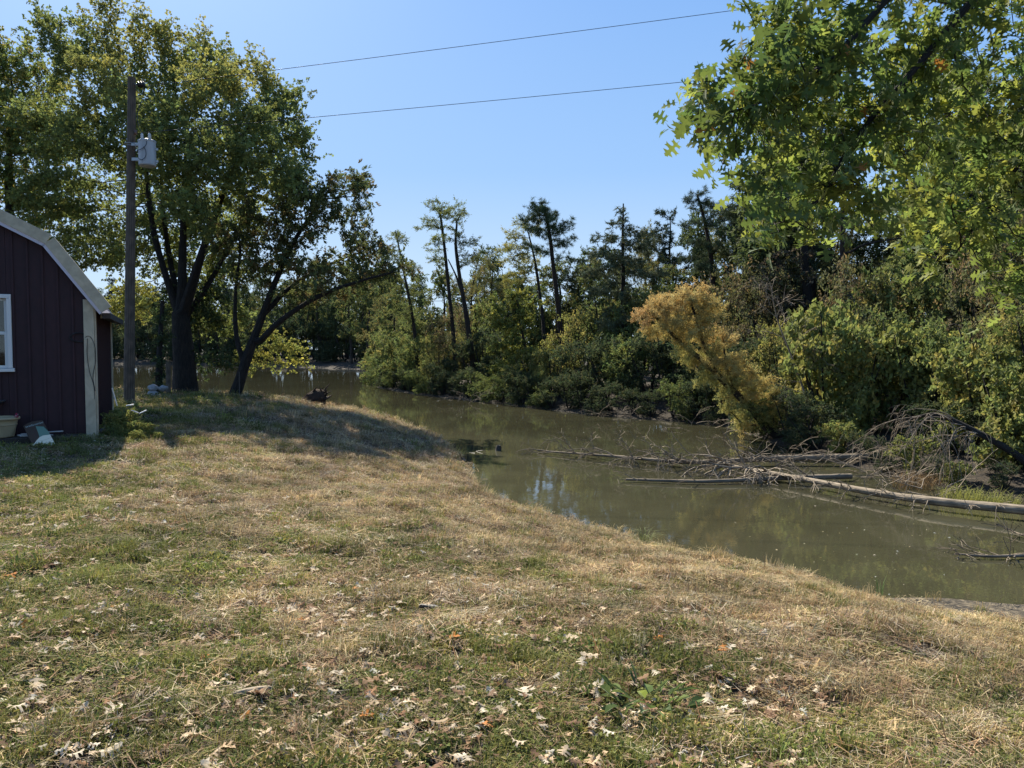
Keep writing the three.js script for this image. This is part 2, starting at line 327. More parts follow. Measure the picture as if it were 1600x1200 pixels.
const blob = (px, py, rx, ry, d, n, color, rz) => { const k = d / FOCAL; return [at(px, py, d), [rx * k, ry * k, rz ?? (rx + ry) / 2 * k * 1.1], n, color]; };
const line = (d, ...pts) => pts.map(([x, y, dd]) => at(x, y, d + (dd || 0)));
function based(px, depth) { const p = at(px, 600, depth); p.y = ground(p.x, p.z) - .05; return p; }
function copyTree(src, name, label, category, group, p, s, turn, sy = 1) {
  const c = src.clone(); c.name = numbered(name); c.position.copy(p); c.scale.set(s, s * sy, s); c.rotation.y = turn; c.userData = { label, category, group }; scene.add(c); return c;
}

// ---------------------------------------------------------------- the big trees by the shed
const MAPLE = [.125, .145, .04], MAPLE_SUN = [.19, .19, .045];  // MAPLE_SUN: maple leaf colour brightened to look sunlit
{
  const d = 30, base = based(290, d), y = (px, py, dd = 0) => at(px, py, d + dd);
  const bl = [[200, 55, 62, 42], [130, 95, 55, 50, -1], [275, 75, 52, 45, 1], [95, 60, 30, 35], [250, 140, 85, 60], [330, 110, 45, 40], [390, 115, 45, 40, .5], [440, 165, 42, 45], [350, 185, 85, 55, -1.5], [455, 215, 45, 40], [440, 265, 60, 40], [180, 210, 85, 65, -2], [95, 190, 70, 65], [300, 275, 95, 55, -1.5], [410, 300, 70, 40], [200, 320, 85, 55, 1.5], [110, 300, 80, 60, 1], [340, 350, 80, 45, 1.5], [240, 400, 90, 40, 2], [140, 390, 70, 40, 2], [330, 420, 60, 40, 2.5], [400, 200, 55, 45, -4.5], [330, 255, 75, 45, -5], [245, 200, 75, 55, -5], [430, 255, 48, 36, -4.5], [465, 300, 36, 26, -3.5], [340, 120, 55, 38, -4], [170, 130, 60, 45, -4], [300, 330, 60, 36, -5]];
  const blobs = bl.map(([px, py, rx, ry, dd = 0]) => blob(px, py, rx, ry, d + dd, Math.round(rx * ry / (dd < -3 ? 80 : 50)), py < 200 && rnd() < .6 ? [.18, .18, .048] : MAPLE, 1.9));  // upper lobes paler: light on the crown top put into leaf colour
  blobs.push(blob(205, 470, 45, 40, d + 3, 50, MAPLE_SUN), blob(350, 500, 40, 40, d + 3, 34, MAPLE), blob(452, 545, 34, 12, d + 3, 14, MAPLE_SUN), blob(470, 566, 24, 7, d + 3, 8, [.22, .22, .05]), blob(300, 480, 50, 50, d + 1, 50, [.05, .07, .025]));  // low boughs: sunlit and shaded looks put into their leaf colours
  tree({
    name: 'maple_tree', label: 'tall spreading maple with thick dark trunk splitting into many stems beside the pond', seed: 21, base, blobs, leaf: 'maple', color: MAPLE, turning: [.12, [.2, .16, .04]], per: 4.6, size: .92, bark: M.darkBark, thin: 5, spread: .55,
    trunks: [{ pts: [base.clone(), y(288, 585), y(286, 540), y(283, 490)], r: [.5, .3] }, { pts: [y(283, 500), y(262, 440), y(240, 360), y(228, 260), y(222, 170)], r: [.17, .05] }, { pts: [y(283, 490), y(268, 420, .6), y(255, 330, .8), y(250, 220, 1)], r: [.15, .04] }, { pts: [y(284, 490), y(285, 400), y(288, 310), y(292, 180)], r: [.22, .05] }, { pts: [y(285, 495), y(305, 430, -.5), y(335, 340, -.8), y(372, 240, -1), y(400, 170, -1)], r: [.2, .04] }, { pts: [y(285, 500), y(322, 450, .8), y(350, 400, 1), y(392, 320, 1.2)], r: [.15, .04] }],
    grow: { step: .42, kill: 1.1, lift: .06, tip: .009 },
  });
  rnd = mulberry(3);
  const r = 34, b2 = based(8, r);
  tree({
    name: 'maple_tree', label: 'leafy maple standing directly behind the barn roof', seed: 22, base: b2, leaf: 'maple', color: [.12, .145, .036], turning: [.2, [.2, .17, .04]], per: 4.2, size: 1.0, bark: M.darkBark, thin: 5, spread: .55,
    trunks: [{ pts: [b2.clone(), at(12, 480, r), at(16, 380, r), at(14, 260, r), at(20, 150, r)], r: [.35, .06] }, { pts: [at(14, 420, r), at(-30, 320, r), at(-60, 200, r)], r: [.15, .04] }],
    blobs: [[15, 90, 50, 50], [60, 130, 50, 50], [-40, 110, 50, 60], [0, 190, 70, 70], [70, 230, 55, 60], [20, 290, 65, 60], [80, 330, 60, 50], [-70, 220, 60, 80], [50, 400, 60, 40]].map(([x, yy, rx, ry]) => blob(x, yy, rx, ry, r, Math.round(rx * ry / 55), null, 1.8)),
    grow: { step: .42, kill: 1.1, tip: .009 },
  });
  const s = 28, b3 = based(366, s), z = (px, py, dd = 0) => at(px, py, s + dd);
  tree({
    name: 'leaning_tree', label: 'small dark leaning tree with forked trunk and long drooping leaves over the water', seed: 23, base: b3, leaf: 'droopy', color: [.085, .10, .034], turning: [.22, [.115, .09, .035]], per: 2.6, size: .9, bark: M.darkBark, thin: 4, spread: .35, droop: .6,
    trunks: [{ pts: [b3.clone(), z(378, 585), z(390, 548), z(408, 500), z(430, 440), z(458, 380), z(490, 330)], r: [.21, .05] }, { pts: [z(382, 570), z(370, 530), z(368, 460), z(376, 390)], r: [.11, .04] }, { pts: [z(400, 540), z(440, 500, -.5), z(500, 462, -1), z(560, 440, -1.2), z(612, 426, -1.4)], r: [.12, .03] }, { pts: [z(415, 490), z(452, 450, .5), z(510, 415, .8), z(552, 398, 1)], r: [.1, .03] }],
    blobs: [[545, 285, 40, 22], [575, 292, 16, 22], [510, 325, 50, 28], [470, 300, 45, 30], [420, 340, 50, 35], [560, 375, 42, 22], [600, 402, 34, 20], [530, 430, 50, 16], [455, 395, 60, 32], [395, 420, 50, 32], [360, 380, 45, 35], [480, 360, 55, 28], [640, 425, 18, 10], [560, 330, 30, 18], [470, 462, 34, 16], [520, 452, 34, 16], [590, 436, 34, 14], [490, 420, 44, 20], [560, 412, 40, 16]].map(([x, yy, rx, ry]) => blob(x, yy, rx, ry, s, Math.round(rx * ry / 36), null, 1.7)),
    grow: { step: .32, kill: 1.15, lift: .03, tip: .008 },
  });
}

// ---------------------------------------------------------------- trees of the wooded bank across the water
const kRight = 'trees of the wooded bank across the water';
function bankTree(name, label, seed, d, basePx, stems, blobs, more) {
  const base = based(basePx, d);
  return tree({ name, label, seed, base, trunks: stems.map(([r, ...pts], i) => ({ r, pts: [...(i ? [] : [base.clone()]), ...line(d, ...pts)] })), blobs: blobs.map(([x, y, rx, ry, k = 1, c]) => blob(x, y, rx, ry, d, Math.max(6, Math.round(rx * ry / 28 * k)), c, Math.max(rx, ry) * d / FOCAL)), bark: M.bark, grow: { step: .36, kill: 1.1, tip: .009, lift: .05 }, ...more });
}
bankTree('slender_tree', 'slender sparse tree leaning over the point of the wooded bank', 31, 52, 655, [[[.16, .03], [652, 560], [645, 500], [634, 440], [624, 390], [618, 360]]], [[620, 372, 26, 14], [598, 398, 22, 12], [645, 415, 24, 14], [608, 440, 26, 18], [655, 455, 25, 18], [635, 490, 30, 20]], { leaf: 'feather', color: [.10, .115, .035], per: 1.8, size: 1.3 });
bankTree('locust_tree', 'tall locust with flat feathery crown and a bare straight stem', 32, 48, 712, [[[.17, .05], [711, 560], [706, 500], [698, 420], [690, 350], [686, 325]]], [[690, 325, 36, 12], [715, 332, 20, 12], [668, 345, 18, 10], [655, 358, 10, 8], [690, 365, 26, 14], [672, 385, 20, 10], [680, 410, 20, 14]], { leaf: 'feather', color: [.12, .135, .04], per: 2.2, size: 1.25 });
bankTree('locust_tree', 'forked locust leaning towards the flat-topped locust beside it', 33, 46, 742, [[[.2, .05], [738, 560], [728, 490], [718, 430], [712, 380], [714, 345]], [[.08, .03], [728, 480], [712, 430], [700, 405]]], [[722, 340, 18, 12], [742, 380, 14, 9], [736, 398, 18, 10], [712, 372, 20, 14], [726, 415, 16, 10], [745, 405, 10, 6]], { leaf: 'feather', color: [.085, .10, .035], per: 2.0, size: 1.2 });
bankTree('ash_tree', 'yellowing airy tree standing just behind the tall pine', 34, 48, 856, [[[.16, .04], [853, 560], [846, 480], [836, 410], [826, 365]]], [[806, 365, 26, 20], [790, 392, 26, 18], [830, 352, 26, 16], [806, 412, 26, 18], [838, 400, 22, 18], [795, 440, 20, 14]], { leaf: 'feather', color: [.17, .165, .045], per: 2.0, size: 1.25 });
bankTree('pine_tree', 'tall pine with dense dark flat-topped crown and long bare trunk', 35, 43, 884, [[[.2, .05], [880, 560], [873, 490], [864, 410], [856, 350], [846, 318]]], [[835, 315, 18, 8, 2], [850, 328, 26, 10, 2], [822, 345, 16, 8, 2], [858, 345, 30, 10, 2], [872, 362, 22, 9, 2], [838, 362, 24, 8, 2], [888, 352, 11, 6, 2], [885, 380, 16, 6, 2], [826, 380, 14, 5, 1.5], [895, 372, 8, 5, 2], [845, 395, 14, 5, 1.5], [880, 402, 14, 4, 1.5]], { leaf: 'pine', leafMat: M.needle, color: [.055, .078, .036], per: 3.6, size: 1.25, spread: .3, bark: M.pineBark, grow: { step: .3, kill: 1.1, tip: .01, lift: .04 } });
bankTree('yellow_green_tree', 'low yellow-green tree overhanging the water below the tall pine', 36, 41, 832, [[[.13, .04], [828, 590], [818, 530], [808, 470]]], [[800, 470, 32, 26], [778, 500, 28, 24], [820, 500, 32, 30], [800, 540, 42, 28], [790, 580, 40, 22], [830, 575, 40, 34], [805, 610, 40, 20], [700 + 85, 605, 18, 12]], { leaf: 'broad', color: [.15, .155, .035], turning: [.35, [.10, .125, .03]], per: 2.4, size: 1.15 });
bankTree('cedar_tree', 'pointed grey-green conifer with wide layered boughs', 37, 38, 978, [[[.26, .03], [977, 580], [975, 500], [973, 400], [974, 318]]], [[974, 332, 10, 14, 2], [968, 352, 24, 9, 2], [992, 360, 22, 8, 2], [955, 374, 30, 8, 2], [1000, 384, 34, 9, 2], [945, 398, 30, 10, 2], [985, 408, 44, 10, 1.8], [940, 425, 34, 14, 1.6], [1005, 430, 44, 14, 1.4], [960, 455, 48, 16, 1.2], [1010, 465, 44, 16, 1.2], [970, 500, 50, 20, 1], [930, 372, 12, 8, 2]], { leaf: 'cedar', leafMat: M.needle, color: [.085, .10, .055], per: 3.4, size: 1.35, spread: .36, bark: M.darkBark, grow: { step: .3, kill: 1.1, tip: .009, lift: 0 } });
bankTree('pine_tree', 'open-crowned pine with crooked top boughs above the golden tree', 38, 36, 1118, [[[.22, .04], [1116, 560], [1114, 480], [1112, 410], [1102, 350], [1090, 305]], [[.08, .03], [1112, 400], [1140, 360], [1165, 335]]], [[1088, 302, 22, 6, 2], [1072, 322, 14, 5, 2], [1112, 318, 26, 7, 2], [1140, 325, 24, 8, 2], [1165, 340, 22, 12, 2], [1078, 352, 20, 6, 2], [1118, 350, 28, 8, 2], [1150, 365, 30, 10, 2], [1080, 378, 20, 6, 2], [1125, 385, 30, 9, 2], [1070, 405, 16, 6, 1.6], [1155, 400, 24, 12, 2], [1100, 420, 26, 8, 1.5]], { leaf: 'pine', leafMat: M.needle, color: [.06, .08, .04], per: 3, size: 1.15, spread: .26, bark: M.pineBark, grow: { step: .28, kill: 1.1, tip: .01, lift: .04 } });
bankTree('vine_covered_tree', 'dark tree trunk wrapped in dead vines behind the golden tree', 39, 31, 1262, [[[.3, .05], [1262, 560], [1262, 480], [1257, 400], [1250, 330], [1246, 280]]], [[1250, 330, 30, 30, .8], [1220, 420, 34, 30, .6], [1262, 440, 22, 50, .8], [1215, 480, 36, 36, .7], [1250, 520, 30, 40, .7], [1190, 430, 24, 24, .6]], { leaf: 'broad', color: [.055, .06, .03], turning: [.35, [.09, .07, .045]], per: 1.5, size: .95, bark: M.darkBark });
bankTree('bare_trunk_tree', 'straight reddish trunk rising above the shrubs under the oak boughs', 40, 29, 1318, [[[.15, .04], [1318, 560], [1318, 480], [1316, 400], [1316, 300], [1314, 220]], [[.05, .02], [1317, 402], [1345, 384], [1380, 376], [1410, 372]]], [[1390, 372, 26, 6, 2], [1310, 215, 50, 24, 1], [1290, 260, 20, 10, 1], [1345, 250, 24, 12, 1]], { leaf: 'pine', leafMat: M.needle, color: [.05, .066, .035], per: 2.0, size: 1.1, bark: M.pineBark });
bankTree('shade_tree', 'broad green tree with dark trunk rising behind the waterside shrubs', 41, 25, 1498, [[[.22, .05], [1498, 600], [1495, 530], [1492, 440], [1488, 330], [1484, 220]]], [[1480, 330, 70, 40, .6], [1530, 380, 60, 40, .6], [1440, 400, 50, 30, .6], [1500, 250, 80, 50, .5], [1560, 320, 50, 50, .6], [1505, 480, 24, 40, .6]], { leaf: 'broad', color: [.085, .115, .03], per: 2.2, size: 1.0, bark: M.darkBark });
// the golden tree that leans over the water
{
  const d = 23.5, G = [.34, .255, .10], Y = [.325, .265, .095], g = [.25, .235, .075];
  bankTree('golden_tree', 'golden yellow tree leaning out over the water', 42, d, 1232, [[[.15, .05], [1205, 675], [1175, 640], [1140, 605], [1105, 570], [1070, 540], [1040, 512]], [[.07, .025], [1120, 585], [1098, 535], [1085, 490], [1075, 460]], [[.05, .02], [1150, 615], [1135, 570], [1130, 530]], [[.04, .02], [1190, 660], [1165, 665], [1148, 650]]],
    [[1075, 462, 32, 18, 2, G], [1040, 478, 36, 20, 2, G], [1008, 497, 20, 18, 2, [.33, .235, .105]], [1095, 485, 34, 22, 2, Y], [1050, 510, 44, 22, 2, Y], [1100, 525, 36, 22, 2, Y], [1135, 530, 22, 20, 2, G], [1085, 555, 34, 18, 1.8, g], [1125, 565, 34, 22, 2, Y], [1155, 575, 24, 18, 2, Y], [1150, 600, 34, 20, 1.8, g], [1185, 605, 28, 20, 2, Y], [1200, 628, 24, 18, 2, Y], [1175, 650, 34, 18, 1.6, g], [1165, 668, 26, 12, 1.6, Y], [1110, 590, 30, 16, 1.8, g], [1135, 585, 36, 20, 1.4, Y], [1170, 618, 32, 20, 1.4, Y], [1095, 552, 34, 18, 1.4, Y], [1195, 650, 26, 18, 1.4, g], [1140, 635, 26, 16, 1.2, g]],
    { leaf: 'willow', color: Y, per: 4.8, size: 1.0, grow: { step: .24, kill: 1.1, tip: .005, lift: .06 }, spread: .15, vary: .3 });
}

// ---------------------------------------------------------------- shrubs and background wood
function shrubProto(seed, o) {   // a dome of foliage on several stems, one unit about two metres high
  rnd = mulberry(seed);
  const base = V(0, 0, 0), trunks = [], blobs = [];
  for (let i = 0; i < (o.stems || 5); i++) { const a = R(0, 6.28), l = R(.3, .9); trunks.push({ pts: [V(Math.cos(a) * (i ? .12 : 0), i ? .1 : 0, Math.sin(a) * (i ? .12 : 0)), V(Math.cos(a) * l * .5, .7, Math.sin(a) * l * .5), V(Math.cos(a) * l, R(1.1, 1.7), Math.sin(a) * l)], r: [.035, .012] }); }
  for (let i = 0; i < (o.lobes || 9); i++) { const a = R(0, 6.28), y = R(.25, 1.75), l = R(.2, 1.0) * (1 - Math.max(0, y - .9) * .6); blobs.push([V(Math.cos(a) * l, y, Math.sin(a) * l), [R(.35, .55), R(.3, .45), R(.35, .55)], o.n || 26]); }
  const t = tree({ name: o.name, label: 'x', category: o.category || 'shrub', seed, base, trunks, blobs, bark: M.darkBark, grow: { step: .2, kill: 1.15, tip: .005, lift: .05, rounds: 30 }, spread: .18, ...o });
  scene.remove(t.root); used.set(o.name, 0); return t.root;
}
const shrubs = [
  shrubProto(51, { name: 'green_shrub', leaf: 'shrub', color: [.085, .11, .034], turning: [.25, [.13, .145, .04]], per: 2.1, size: .62 }),
  shrubProto(52, { name: 'dark_shrub', leaf: 'shrub', color: [.042, .058, .024], turning: [.2, [.07, .076, .03]], per: 2.0, size: .62 }),  // shade of the thicket put into a darker leaf colour
  shrubProto(53, { name: 'light_shrub', leaf: 'bigLeaf', color: [.14, .16, .045], turning: [.25, [.21, .19, .055]], per: 1.3, size: .62 }),
  shrubProto(54, { name: 'tall_shrub', leaf: 'broad', color: [.10, .12, .036], turning: [.3, [.15, .14, .045]], per: 1.9, size: .62, lobes: 11 }),
  shrubProto(55, { name: 'yellow_green_shrub', leaf: 'smallLeaf', color: [.16, .165, .045], turning: [.3, [.22, .19, .06]], per: 2.1, size: .75, lobes: 12 }),
  shrubProto(56, { name: 'olive_shrub', leaf: 'smallLeaf', color: [.09, .09, .036], turning: [.3, [.13, .10, .05]], per: 1.6, size: .8, lobes: 10 }),
];
function treeProto(seed, o) {   // about ten metres tall
  rnd = mulberry(seed);
  const blobs = [], h = o.h || 10, trunks = [{ pts: [V(0, 0, 0), V(R(-.3, .3), h * .35, R(-.3, .3)), V(R(-.4, .4), h * .65, R(-.4, .4)), V(R(-.5, .5), h * .92, R(-.5, .5))], r: [.17, .03] }];
  for (let i = 0; i < 16; i++) { const y = h * R(o.low || .35, .97), w = (o.wide || 2) * Math.sin(Math.PI * Math.min(.95, .18 + .8 * (y / h - (o.low || .35)) / (1 - (o.low || .35)))), a = R(0, 6.28), l = R(.2, 1) * w; blobs.push([V(Math.cos(a) * l, y, Math.sin(a) * l), [R(.6, 1), R(.45, .8), R(.6, 1)], o.n || 22]); }
  const t = tree({ name: o.name, label: 'x', seed, base: V(0, 0, 0), trunks, blobs, bark: M.bark, grow: { step: .4, kill: 1.1, tip: .009, lift: .05 }, spread: .3, thin: 4, ...o });
  scene.remove(t.root); used.set(o.name, 0); return t.root;
}
const wood = [
  treeProto(61, { name: 'wood_tree', leaf: 'broad', color: [.085, .105, .032], turning: [.25, [.14, .13, .04]], per: 1.5, size: 1.35 }),
  treeProto(62, { name: 'wood_tree', leaf: 'broad', color: [.06, .08, .028], per: 1.5, size: 1.35, wide: 1.7 }),
  treeProto(63, { name: 'wood_tree', leaf: 'feather', color: [.11, .115, .038], turning: [.3, [.16, .13, .045]], per: 1.5, size: 1.5, wide: 2.2, low: .3 }),
  treeProto(64, { name: 'wood_tree', leaf: 'cedar', leafMat: M.needle, color: [.04, .055, .03], per: 2, size: 1.7, wide: 1.6, low: .3 }),
];
rnd = mulberry(71);
const NAMES = ['green_shrub', 'dark_shrub', 'light_shrub', 'tall_shrub', 'yellow_green_shrub', 'olive_shrub'];
const SHRUB_LABEL = ['mid green leafy shrub in the thicket', 'deep green shrub at the water line', 'pale green large-leaved shrub', 'tall loose green shrub among the trunks', 'yellow-green small-leaved shrub', 'dull olive twiggy shrub'];
const WHERE = [[640, 'on the point of the bank'], [700, 'under the slender tree'], [775, 'below the locusts'], [858, 'below the yellowing ash'], [930, 'below the tall pine'], [1040, 'below the pointed conifer'], [1180, 'behind the golden tree'], [1300, 'by the vine-covered tree'], [1420, 'behind the dead treetop'], [1560, 'around the shade tree trunk'], [9999, 'under the oak boughs']];
const where = (px) => WHERE.find((w) => px < w[0])[1];
function plant(kind, px, d, s, sy = 1) { const u = rnd(); if (kind === 0 && u < .4) kind = 4; else if (kind === 3 && u < .4) kind = 5; else if (kind === 2 && u < .2) kind = 4; const p = based(px, d); return copyTree(shrubs[kind], NAMES[kind], `${d > 45 && px < 800 && kind % 2 ? 'leafy ' : ''}${SHRUB_LABEL[kind]} ${where(px)}`, 'shrub', NAMES[kind].replace('_', ' ') + 's of the wooded bank', p, s, R(0, 6.28), sy); }
// the point of the bank and the dark thicket along its edge: [kind, px, depth, scale]
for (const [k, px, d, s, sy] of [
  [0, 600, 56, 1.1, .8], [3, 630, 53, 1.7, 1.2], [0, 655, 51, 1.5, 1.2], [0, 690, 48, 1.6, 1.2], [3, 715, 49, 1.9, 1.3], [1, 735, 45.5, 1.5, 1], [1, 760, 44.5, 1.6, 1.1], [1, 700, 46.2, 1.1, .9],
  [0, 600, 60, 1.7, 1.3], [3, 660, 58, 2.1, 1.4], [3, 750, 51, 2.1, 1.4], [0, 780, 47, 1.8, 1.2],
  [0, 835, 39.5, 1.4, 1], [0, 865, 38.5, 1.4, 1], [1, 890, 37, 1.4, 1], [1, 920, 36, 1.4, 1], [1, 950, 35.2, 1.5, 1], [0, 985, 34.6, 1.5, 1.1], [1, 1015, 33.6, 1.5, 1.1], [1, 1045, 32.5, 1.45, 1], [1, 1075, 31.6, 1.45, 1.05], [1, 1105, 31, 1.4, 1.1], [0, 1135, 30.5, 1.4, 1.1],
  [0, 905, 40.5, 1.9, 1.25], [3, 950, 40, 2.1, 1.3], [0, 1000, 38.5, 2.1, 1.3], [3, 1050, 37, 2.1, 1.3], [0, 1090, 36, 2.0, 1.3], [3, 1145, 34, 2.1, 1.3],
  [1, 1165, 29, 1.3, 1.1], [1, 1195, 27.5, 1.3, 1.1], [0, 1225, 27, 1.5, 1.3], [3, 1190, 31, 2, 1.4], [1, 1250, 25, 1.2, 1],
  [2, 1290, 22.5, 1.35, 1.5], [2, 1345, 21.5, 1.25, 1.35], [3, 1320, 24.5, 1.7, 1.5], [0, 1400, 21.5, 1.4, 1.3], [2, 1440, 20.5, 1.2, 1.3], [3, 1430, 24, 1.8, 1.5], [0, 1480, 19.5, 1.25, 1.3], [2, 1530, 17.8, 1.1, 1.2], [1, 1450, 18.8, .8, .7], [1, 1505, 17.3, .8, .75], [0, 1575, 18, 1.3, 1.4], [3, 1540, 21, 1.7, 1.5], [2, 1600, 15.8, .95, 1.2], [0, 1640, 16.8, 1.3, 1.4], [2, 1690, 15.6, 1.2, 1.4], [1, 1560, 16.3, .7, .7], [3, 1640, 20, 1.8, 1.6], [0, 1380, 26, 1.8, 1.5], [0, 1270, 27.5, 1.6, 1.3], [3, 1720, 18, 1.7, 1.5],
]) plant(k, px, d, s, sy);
{ // the overhanging row right at the water
  const pts = FAR.slice(8, 21); let run = 0, next = .5;
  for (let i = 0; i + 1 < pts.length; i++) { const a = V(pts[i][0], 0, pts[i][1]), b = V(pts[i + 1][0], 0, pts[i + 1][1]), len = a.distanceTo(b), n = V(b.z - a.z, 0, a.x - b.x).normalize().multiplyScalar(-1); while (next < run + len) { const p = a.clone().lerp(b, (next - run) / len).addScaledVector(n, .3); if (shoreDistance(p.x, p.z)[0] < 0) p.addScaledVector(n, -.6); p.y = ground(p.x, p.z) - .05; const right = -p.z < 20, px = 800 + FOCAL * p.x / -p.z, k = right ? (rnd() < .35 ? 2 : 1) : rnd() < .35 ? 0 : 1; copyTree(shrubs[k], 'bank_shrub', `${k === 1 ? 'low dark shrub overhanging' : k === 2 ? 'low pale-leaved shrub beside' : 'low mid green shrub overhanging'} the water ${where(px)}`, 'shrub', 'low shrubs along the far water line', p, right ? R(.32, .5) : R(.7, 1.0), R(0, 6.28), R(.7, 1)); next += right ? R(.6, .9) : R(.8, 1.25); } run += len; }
}
for (const [px, d, s] of [[610, 66, 2.6], [650, 70, 2.8], [690, 62, 2.6], [730, 64, 2.8], [770, 61, 2.6], [800, 52, 2.2], [815, 63, 2.8], [850, 53, 2.3], [880, 57, 2.6], [905, 52, 2.4], [945, 54, 2.6], [990, 51, 2.5], [1030, 50, 2.5], [1080, 47, 2.4], [1125, 46, 2.4], [1170, 43, 2.3], [1210, 41, 2.3], [1260, 38, 2.2], [1310, 38, 2.2], [1360, 37, 2.2], [1410, 36, 2.1], [1460, 33, 2.1], [1520, 31, 2], [1580, 29, 2]]) { const p = based(px, d); copyTree(shrubs[[0, 3, 1][Math.round(px) % 3]], 'understory_bush', `large understory bush deep in the wood ${where(px)}`, 'bush', 'understory bushes of the wood', p, s, R(0, 6.28), R(1, 1.25)); }
const WOOD_LABEL = ['green broadleaf tree in the wood', 'deep green narrow tree in the wood', 'yellowish fine-leaved tree in the wood', 'dusky conifer in the wood'];
function woodTree(k, px, d, s, far) { const p = based(px, d); return copyTree(wood[k], 'wood_tree', far ? ['green broadleaf tree on the distant shore', 'deep green narrow tree on the distant shore', 'yellowish fine-leaved tree on the distant shore', 'dusky conifer on the distant shore'][k] : `${WOOD_LABEL[k]} ${d > 50 ? 'well back ' : ''}${where(px).replace('under', 'above').replace('below', 'behind').replace('around', 'behind')}`, 'tree', far ? 'trees of the distant shore' : 'trees of the wood behind the bank', p, s, R(0, 6.28), R(.9, 1.15)); }
for (const [k, px, d, s] of [
  [0, 620, 62, .8], [2, 600, 70, .9], [1, 655, 64, .85], [0, 690, 58, .8], [2, 740, 56, .8], [1, 765, 58, .85], [0, 790, 60, .85], [2, 770, 54, .75], [1, 815, 55, .8], [0, 870, 52, .85], [3, 900, 50, .8], [0, 925, 49, .82], [1, 960, 47, .85], [2, 1010, 46, .8], [3, 1040, 45, .88], [0, 1050, 42, .75], [1, 1085, 42, .8], [2, 1130, 43, .85], [3, 1160, 40, .95], [0, 1170, 37, .8],
  [1, 1200, 38, .95], [3, 1225, 36, .95], [0, 1275, 36, .8], [2, 1300, 33, .72], [1, 1345, 35, .75], [0, 1385, 33, .72], [2, 1420, 31, .72], [1, 1450, 34, .85], [0, 1470, 29, .72], [3, 1540, 31, .9], [0, 1560, 27, .75], [2, 1610, 27, .8], [1, 1650, 25, .8], [0, 1700, 24, .8], [1, 1205, 33, 1.3], [3, 1262, 33, 1.3], [0, 1240, 38, 1.35], [1, 1455, 31, 1.3], [0, 1525, 29, 1.25], [2, 1600, 30, 1.3], [1, 1660, 28, 1.3], [0, 1730, 27, 1.25], [3, 1490, 35, 1.4], [0, 840, 66, .85], [1, 920, 62, .85], [2, 1000, 60, .9], [1, 1100, 58, .9], [0, 1180, 52, .9], [1, 1260, 48, .85], [2, 1340, 46, .8], [1, 1420, 44, .85], [0, 1500, 40, .9], [1, 720, 72, .9], [2, 1580, 36, .9], [1, 1660, 33, .9],
]) woodTree(k, px, d, s);
for (let i = 0; i < 40; i++) { const px = -60 + i * 17 + R(-8, 8), d = 166 - Math.max(0, px) * .075 + (i % 2) * 7; woodTree([0, 1, 2, 1, 3][i % 5], px, d, R(1.15, 1.6), true); }
for (const [px, d, s] of [[500, 122, 1.35], [525, 118, 1.2], [550, 112, 1.25], [575, 108, 1.3], [600, 104, 1.3], [625, 98, 1.2], [480, 126, 1.3], [565, 120, 1.4], [610, 112, 1.4]]) woodTree(Math.floor(R(0, 2)), px, d, s, true);
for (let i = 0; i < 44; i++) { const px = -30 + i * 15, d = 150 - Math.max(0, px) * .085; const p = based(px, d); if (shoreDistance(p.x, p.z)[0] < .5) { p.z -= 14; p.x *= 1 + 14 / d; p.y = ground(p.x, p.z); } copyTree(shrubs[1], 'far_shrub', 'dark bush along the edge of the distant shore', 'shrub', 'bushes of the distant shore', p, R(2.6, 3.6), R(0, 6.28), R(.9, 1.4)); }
for (let i = 0; i < 30; i++) { const px = -40 + i * 22, d = 185 - Math.max(0, px) * .08; copyTree(shrubs[[1, 3][i % 2]], 'far_bush', 'tall bush filling the wood of the distant shore', 'bush', 'bushes in the distant wood', based(px, d), R(5, 6.5), R(0, 6.28), R(.9, 1.2)); }

